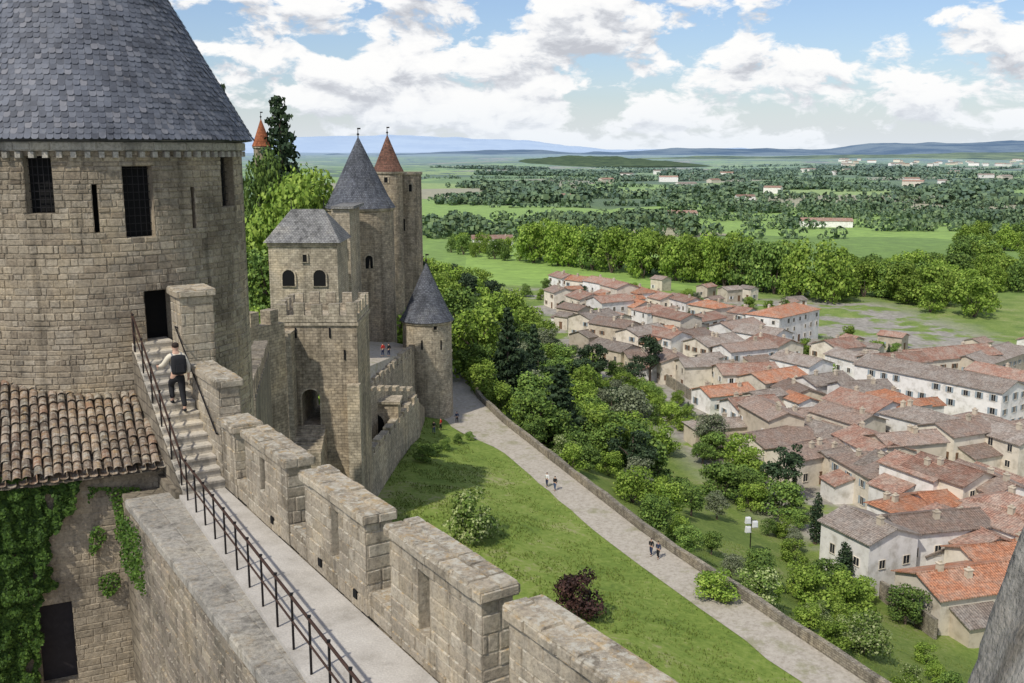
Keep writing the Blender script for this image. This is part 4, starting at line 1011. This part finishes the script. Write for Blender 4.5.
# ------------------------------------------------------------------ floodlights
q=FLq; fl=thing('floodlight_pole','short pole with pale box floodlights on the slope above the cypress','floodlight',q)
mb=MB(); mb.tube(q-V(0,0,.5),q+V(0,0,4.2),.07); mb.tube(q+V(-.6,0,3.9),q+V(.6,0,3.9),.05); mb.build('pole',M['metal'],fl)
for dx,dz in ((-.45,3.5),(.45,3.0),(-.4,2.3)):
    mb=MB(); mb.box(q+V(dx,-.1,dz),(.7,.45,.8),.2,top=.85); mb.box(q+V(dx,-.36,dz+.08),(.56,.05,.62),.2); mb.build('lamp_housing',M['white'],fl)

# ------------------------------------------------------------------ people
def skinobj(name,chains,mat,root,sub=2):
    bm=bmesh.new(); ly=bm.verts.layers.skin.verify()
    for verts,edges in chains:
        vs=[]
        for i,(co,r) in enumerate(verts):
            v=bm.verts.new(co); v[ly].radius=(r,r) if not isinstance(r,tuple) else r; v[ly].use_root=(i==0); vs.append(v)
        for a,b in edges: bm.edges.new((vs[a],vs[b]))
    me=bpy.data.meshes.new(name); bm.to_mesh(me); bm.free(); me.materials.append(M[mat])
    o=link(name,me,root,(0,0,0)); m=o.modifiers.new('s','SKIN'); m.use_smooth_shade=True; s2=o.modifiers.new('u','SUBSURF'); s2.levels=sub; s2.render_levels=sub
    return o
def person(loc,head,label,shirt,pants,stride=.25,armf=(.1,-.15),lift=0,near=False,hair='hair',group=None,armup=None):
    t=thing('person',label,'person',loc,head,group)
    h1,h2=stride/2,-stride/2
    kn=[(-.1,h1*.7+.04+(.10 if lift else 0),.50+lift*.8),(.1,h2*.35+.04,.50)]
    an=[(-.1,h1,.085+lift),(.1,h2,.085+(.04 if stride>.3 else 0))]
    B=[((0,0,.96),.13),((0,0,1.12),.115),((0,.0,1.32),(.15,.11)),((0,-.005,1.45),.075),((0,.01,1.53),.052),((0,.025,1.60),.082),((0,.02,1.69),.088)]
    E=[(0,1),(1,2),(2,3),(3,4),(4,5),(5,6)]
    def add(par,co,r): B.append((co,r)); E.append((par,len(B)-1)); return len(B)-1
    hands=[]
    for sd,af in ((-1,armf[0]),(1,armf[1])):
        if armup and sd==armup[0]: el=(sd*.30,.10,1.20); wr=(sd*.36,.32,1.14); ha=(sd*.37,.40,1.13)
        else: el=(sd*.26,af*.4-.03,1.16); wr=(sd*.25,af+.05,.93); ha=(sd*.25,af+.07,.86)
        s0=add(3,(sd*.17,0,1.42),.062); e0=add(s0,el,.045); w0=add(e0,wr,.03); h0=add(w0,ha,(.02,.036)); hands.append((Vector(wr),Vector(ha),sd))
    for i,sd in enumerate((-1,1)):
        hp_=add(0,(sd*.09,0,.88),.092); k0=add(hp_,kn[i],.06); a0=add(k0,an[i],.042); add(a0,(an[i][0],an[i][1]+.15,an[i][2]-.05),.034)
    ch=[(B,E)]
    if near:
        for wr,ha,sd in hands:
            d=(ha-wr).normalized(); side=V(0,1,0) if abs(d.z)>.6 else V(0,0,1); side=(side-d*side.dot(d)).normalized()
            for k,(o_,l) in enumerate(((-.03,.062),(-.01,.075),(.011,.07),(.031,.055))):
                b=ha+side*o_; ch.append(([(tuple(b),.0095),(tuple(b+d*l*.55+V(-sd*.006,0,0)),.009),(tuple(b+d*l+V(-sd*.02,0,0)),.0075)],[(0,1),(1,2)]))
            b=wr.lerp(ha,.45)+side*-.035; ch.append(([(tuple(b),.011),(tuple(b+d*.03-side*.03),.0095),(tuple(b+d*.06-side*.04),.008)],[(0,1),(1,2)]))
        for sd in (-1,1): ch.append(([((sd*.075,.02,1.63),.012),((sd*.088,.012,1.655),.016)],[(0,1)]))
        ch.append(([((0,.10,1.655),.011),((0,.118,1.63),.015)],[(0,1)]))
    skinobj('body',ch,'skin',t,2 if near else 1)
    S=[((0,0,.97),.15),((0,0,1.12),.135),((0,0,1.32),(.168,.13)),((0,0,1.44),.09)]; SE=[(0,1),(1,2),(2,3)]
    for sd,af in ((-1,armf[0]),(1,armf[1])):
        if armup and sd==armup[0]: el=(sd*.30,.10,1.20); wr=(sd*.345,.26,1.155)
        else: el=(sd*.26,af*.4-.03,1.16); wr=(sd*.25,af+.04,.98)
        S.append(((sd*.17,0,1.42),.08)); SE.append((3,len(S)-1)); S.append((el,.062)); SE.append((len(S)-2,len(S)-1)); S.append((wr,.048)); SE.append((len(S)-2,len(S)-1))
    skinobj('shirt',[(S,SE)],shirt,t,2 if near else 1)
    T=[((0,0,1.0),.14),((0,0,.93),.15)]; TE=[(0,1)]
    for i,sd in enumerate((-1,1)):
        T.append(((sd*.095,0,.85),.108)); TE.append((1,len(T)-1)); T.append((kn[i],.078)); TE.append((len(T)-2,len(T)-1)); T.append(((an[i][0],an[i][1],an[i][2]+.03),.062)); TE.append((len(T)-2,len(T)-1))
    skinobj('trousers',[(T,TE)],pants,t,2 if near else 1)
    for i in range(2):
        a_=an[i]; skinobj('shoe',[([((a_[0],a_[1]-.05,a_[2]-.04),.045),((a_[0],a_[1]+.08,a_[2]-.05),.045),((a_[0],a_[1]+.19,a_[2]-.055),.032)],[(0,1),(1,2)])],'c_black',t,1)
    skinobj('hair',[([((0,-.02,1.61),.082),((0,.0,1.70),.098),((0,.035,1.745),.075)],[(0,1),(1,2)])],hair,t,2)
    return t
hd=math.atan2(fw.y,fw.x)-PI/2
loc=P(10.5+.315*6.45,-.45,WZ+.206*7)
person(loc,hd,'person in a cream shirt climbing the stone steps toward the tower door','c_cream','c_black',.34,near=True,lift=.206,armup=(-1,0))
bp=thing('backpack','dark backpack on the back of the person climbing the steps','backpack',loc,hd)
bm=bmesh.new(); bmesh.ops.create_cube(bm,size=1); bmesh.ops.subdivide_edges(bm,edges=bm.edges,cuts=4,use_grid_fill=True)
for v in bm.verts:
    q=v.co.copy(); v.co=q*.6+q.normalized()*.25; v.co.x*=.34; v.co.y*=.2; v.co.z*=.46; v.co+=V(0,-.22,1.24)
me=bpy.data.meshes.new('bag'); bm.to_mesh(me); bm.free(); me.materials.append(M['c_black']); me.polygons.foreach_set('use_smooth',[True]*len(me.polygons)); link('bag',me,bp,(0,0,0))
mb=MB(); mb.box((0,-.335,1.08),(.2,.05,.18),top=.85); link('front_pocket',mb.mesh('pocket',M['c_black']),bp,(0,0,0))
for sd in (-1,1):
    mb=MB(); pts=[(sd*.1,-.14,1.42),(sd*.115,-.02,1.50),(sd*.12,.12,1.42),(sd*.13,.14,1.25),(sd*.14,-.1,1.06)]
    for a_,b_ in zip(pts,pts[1:]): mb.tube(a_,b_,.02,n=5)
    link('strap',mb.mesh('strap',M['c_grey']),bp,(0,0,0))
pp=[(651,557,'c_black','c_navy',.35,2.6,'left person of the dark clothed pair walking on the path by the parapet'),
(658,559,'c_navy','c_black',.3,2.6,'right person of the dark clothed pair walking on the path by the parapet'),
(547,488,'c_whitecloth','c_navy',.3,2.6,'person in a white top on the upper path, left of two'),
(555,491,'c_black','c_jean',.3,2.6,'person in dark clothes on the upper path, right of two'),
(434,434,'c_black','c_jean',.2,.5,'leftmost of three visitors standing near the foot of the turret'),
(441,431,'c_red','c_black',.2,1.5,'visitor in a red top, middle of three near the foot of the turret'),
(457,424,'c_navy','c_black',.3,.4,'visitor in dark clothes on the path just right of the turret')]
for px,py,s1,s2,st_,hd_,lab in pp:
    q=hit(px,py,0,60)
    person(q+V(0,0,.05),hd_,lab,s1,s2,st_)
pn=(tp_[1]-tp_[0]).cross(tp_[2]-tp_[0])
for px,s1,lab in ((383,'c_red','person in a red top on the terrace below the round tower'),(389,'c_black','person in dark clothes beside the one in red on the terrace')):
    d=ray(px,357); k=tp_[0].dot(pn)/d.dot(pn); q=d*k
    person(q+V(0,0,.1),1.,lab,s1,'c_navy',.15)

# ------------------------------------------------------------------ light, sky, camera
SE,SA=R(50),R(216)
sd=V(math.sin(SA)*math.cos(SE),math.cos(SA)*math.cos(SE),math.sin(SE))
sun=bpy.data.lights.new('sun','SUN'); sun.energy=3.7; sun.angle=R(1.2); sun.color=(1,.945,.84)
so=bpy.data.objects.new('sun',sun); C.objects.link(so); so.rotation_euler=(-sd).to_track_quat('-Z','Y').to_euler()
w=bpy.data.worlds.new('World'); bpy.context.scene.world=w; w.use_nodes=True; nt=w.node_tree; bg=nt.nodes['Background']
class WT(NT):
    def __init__(s): s.t=nt
W=WT(); sky=W.n('TexSky'); sky.sky_type='NISHITA'; sky.sun_disc=False; sky.sun_elevation=SE; sky.sun_rotation=SA
blue=W.mix(1.,sky.outputs[0],(.11,.117,.135),'MULTIPLY')
d=W.n('TexCoord').outputs['Generated']; xyz=W.n('SeparateXYZ',{'Vector':d}).outputs; dz=xyz[2]
sv=W.n('VectorMath',{0:d,1:(1,1,2.1)},operation='MULTIPLY').outputs[0]
wp2=W.n('VectorMath',{0:W.noise(sv,11.,3,.5).outputs[1],'Scale':.05},operation='SCALE').outputs[0]
sv=W.n('VectorMath',{0:sv,1:wp2},operation='ADD').outputs[0]
def dens(off):
    v=W.n('VectorMath',{0:sv,1:(3.1,1.7,off)},operation='ADD').outputs[0]
    a1=W.noise(v,9.5,10,.6).outputs[0]; a2=W.noise(v,2.6,3,.5).outputs[0]
    return W.math('ADD',W.math('MULTIPLY',a1,.68),W.math('MULTIPLY',a2,.32))
d0=dens(.35); d1=dens(.385)
bias=W.ramp(dz,[(0.,.05),(.04,.09),(.09,.085),(.135,.035),(.4,.03)])
right=W.math('MULTIPLY',xyz[0],.05)
cov=W.ramp(W.math('ADD',W.math('ADD',d0,bias),right),[(.555,0.),(.59,1.)])
low=W.ramp(dz,[(0.,.85),(.025,.5),(.05,.12),(.08,0.)])
sh=W.ramp(W.math('ADD',W.math('ADD',W.math('MULTIPLY',W.math('SUBTRACT',d1,d0),1.5),W.math('MULTIPLY',d0,.42)),W.math('MULTIPLY',right,.8)),[(.18,(1.0,.998,.99)),(.235,(.93,.935,.945)),(.275,(.74,.76,.80)),(.33,(.56,.58,.63))])
c0=W.mix(cov,blue,sh)
fin=W.mix(low,c0,(.82,.88,.95)); nt.links.new(fin,bg.inputs[0]); bg.inputs[1].default_value=1.
cam=bpy.data.cameras.new('camera'); co=bpy.data.objects.new('camera',cam); C.objects.link(co); co.location=(0,0,0); co.rotation_euler=(PI/2-TH,0,0)
cam.lens=36*F/1024; cam.sensor_width=36; cam.clip_start=.1; cam.clip_end=80000; bpy.context.scene.camera=co
sc_=bpy.context.scene; sc_.view_settings.view_transform='Standard'; sc_.view_settings.look='None'; sc_.view_settings.exposure=0
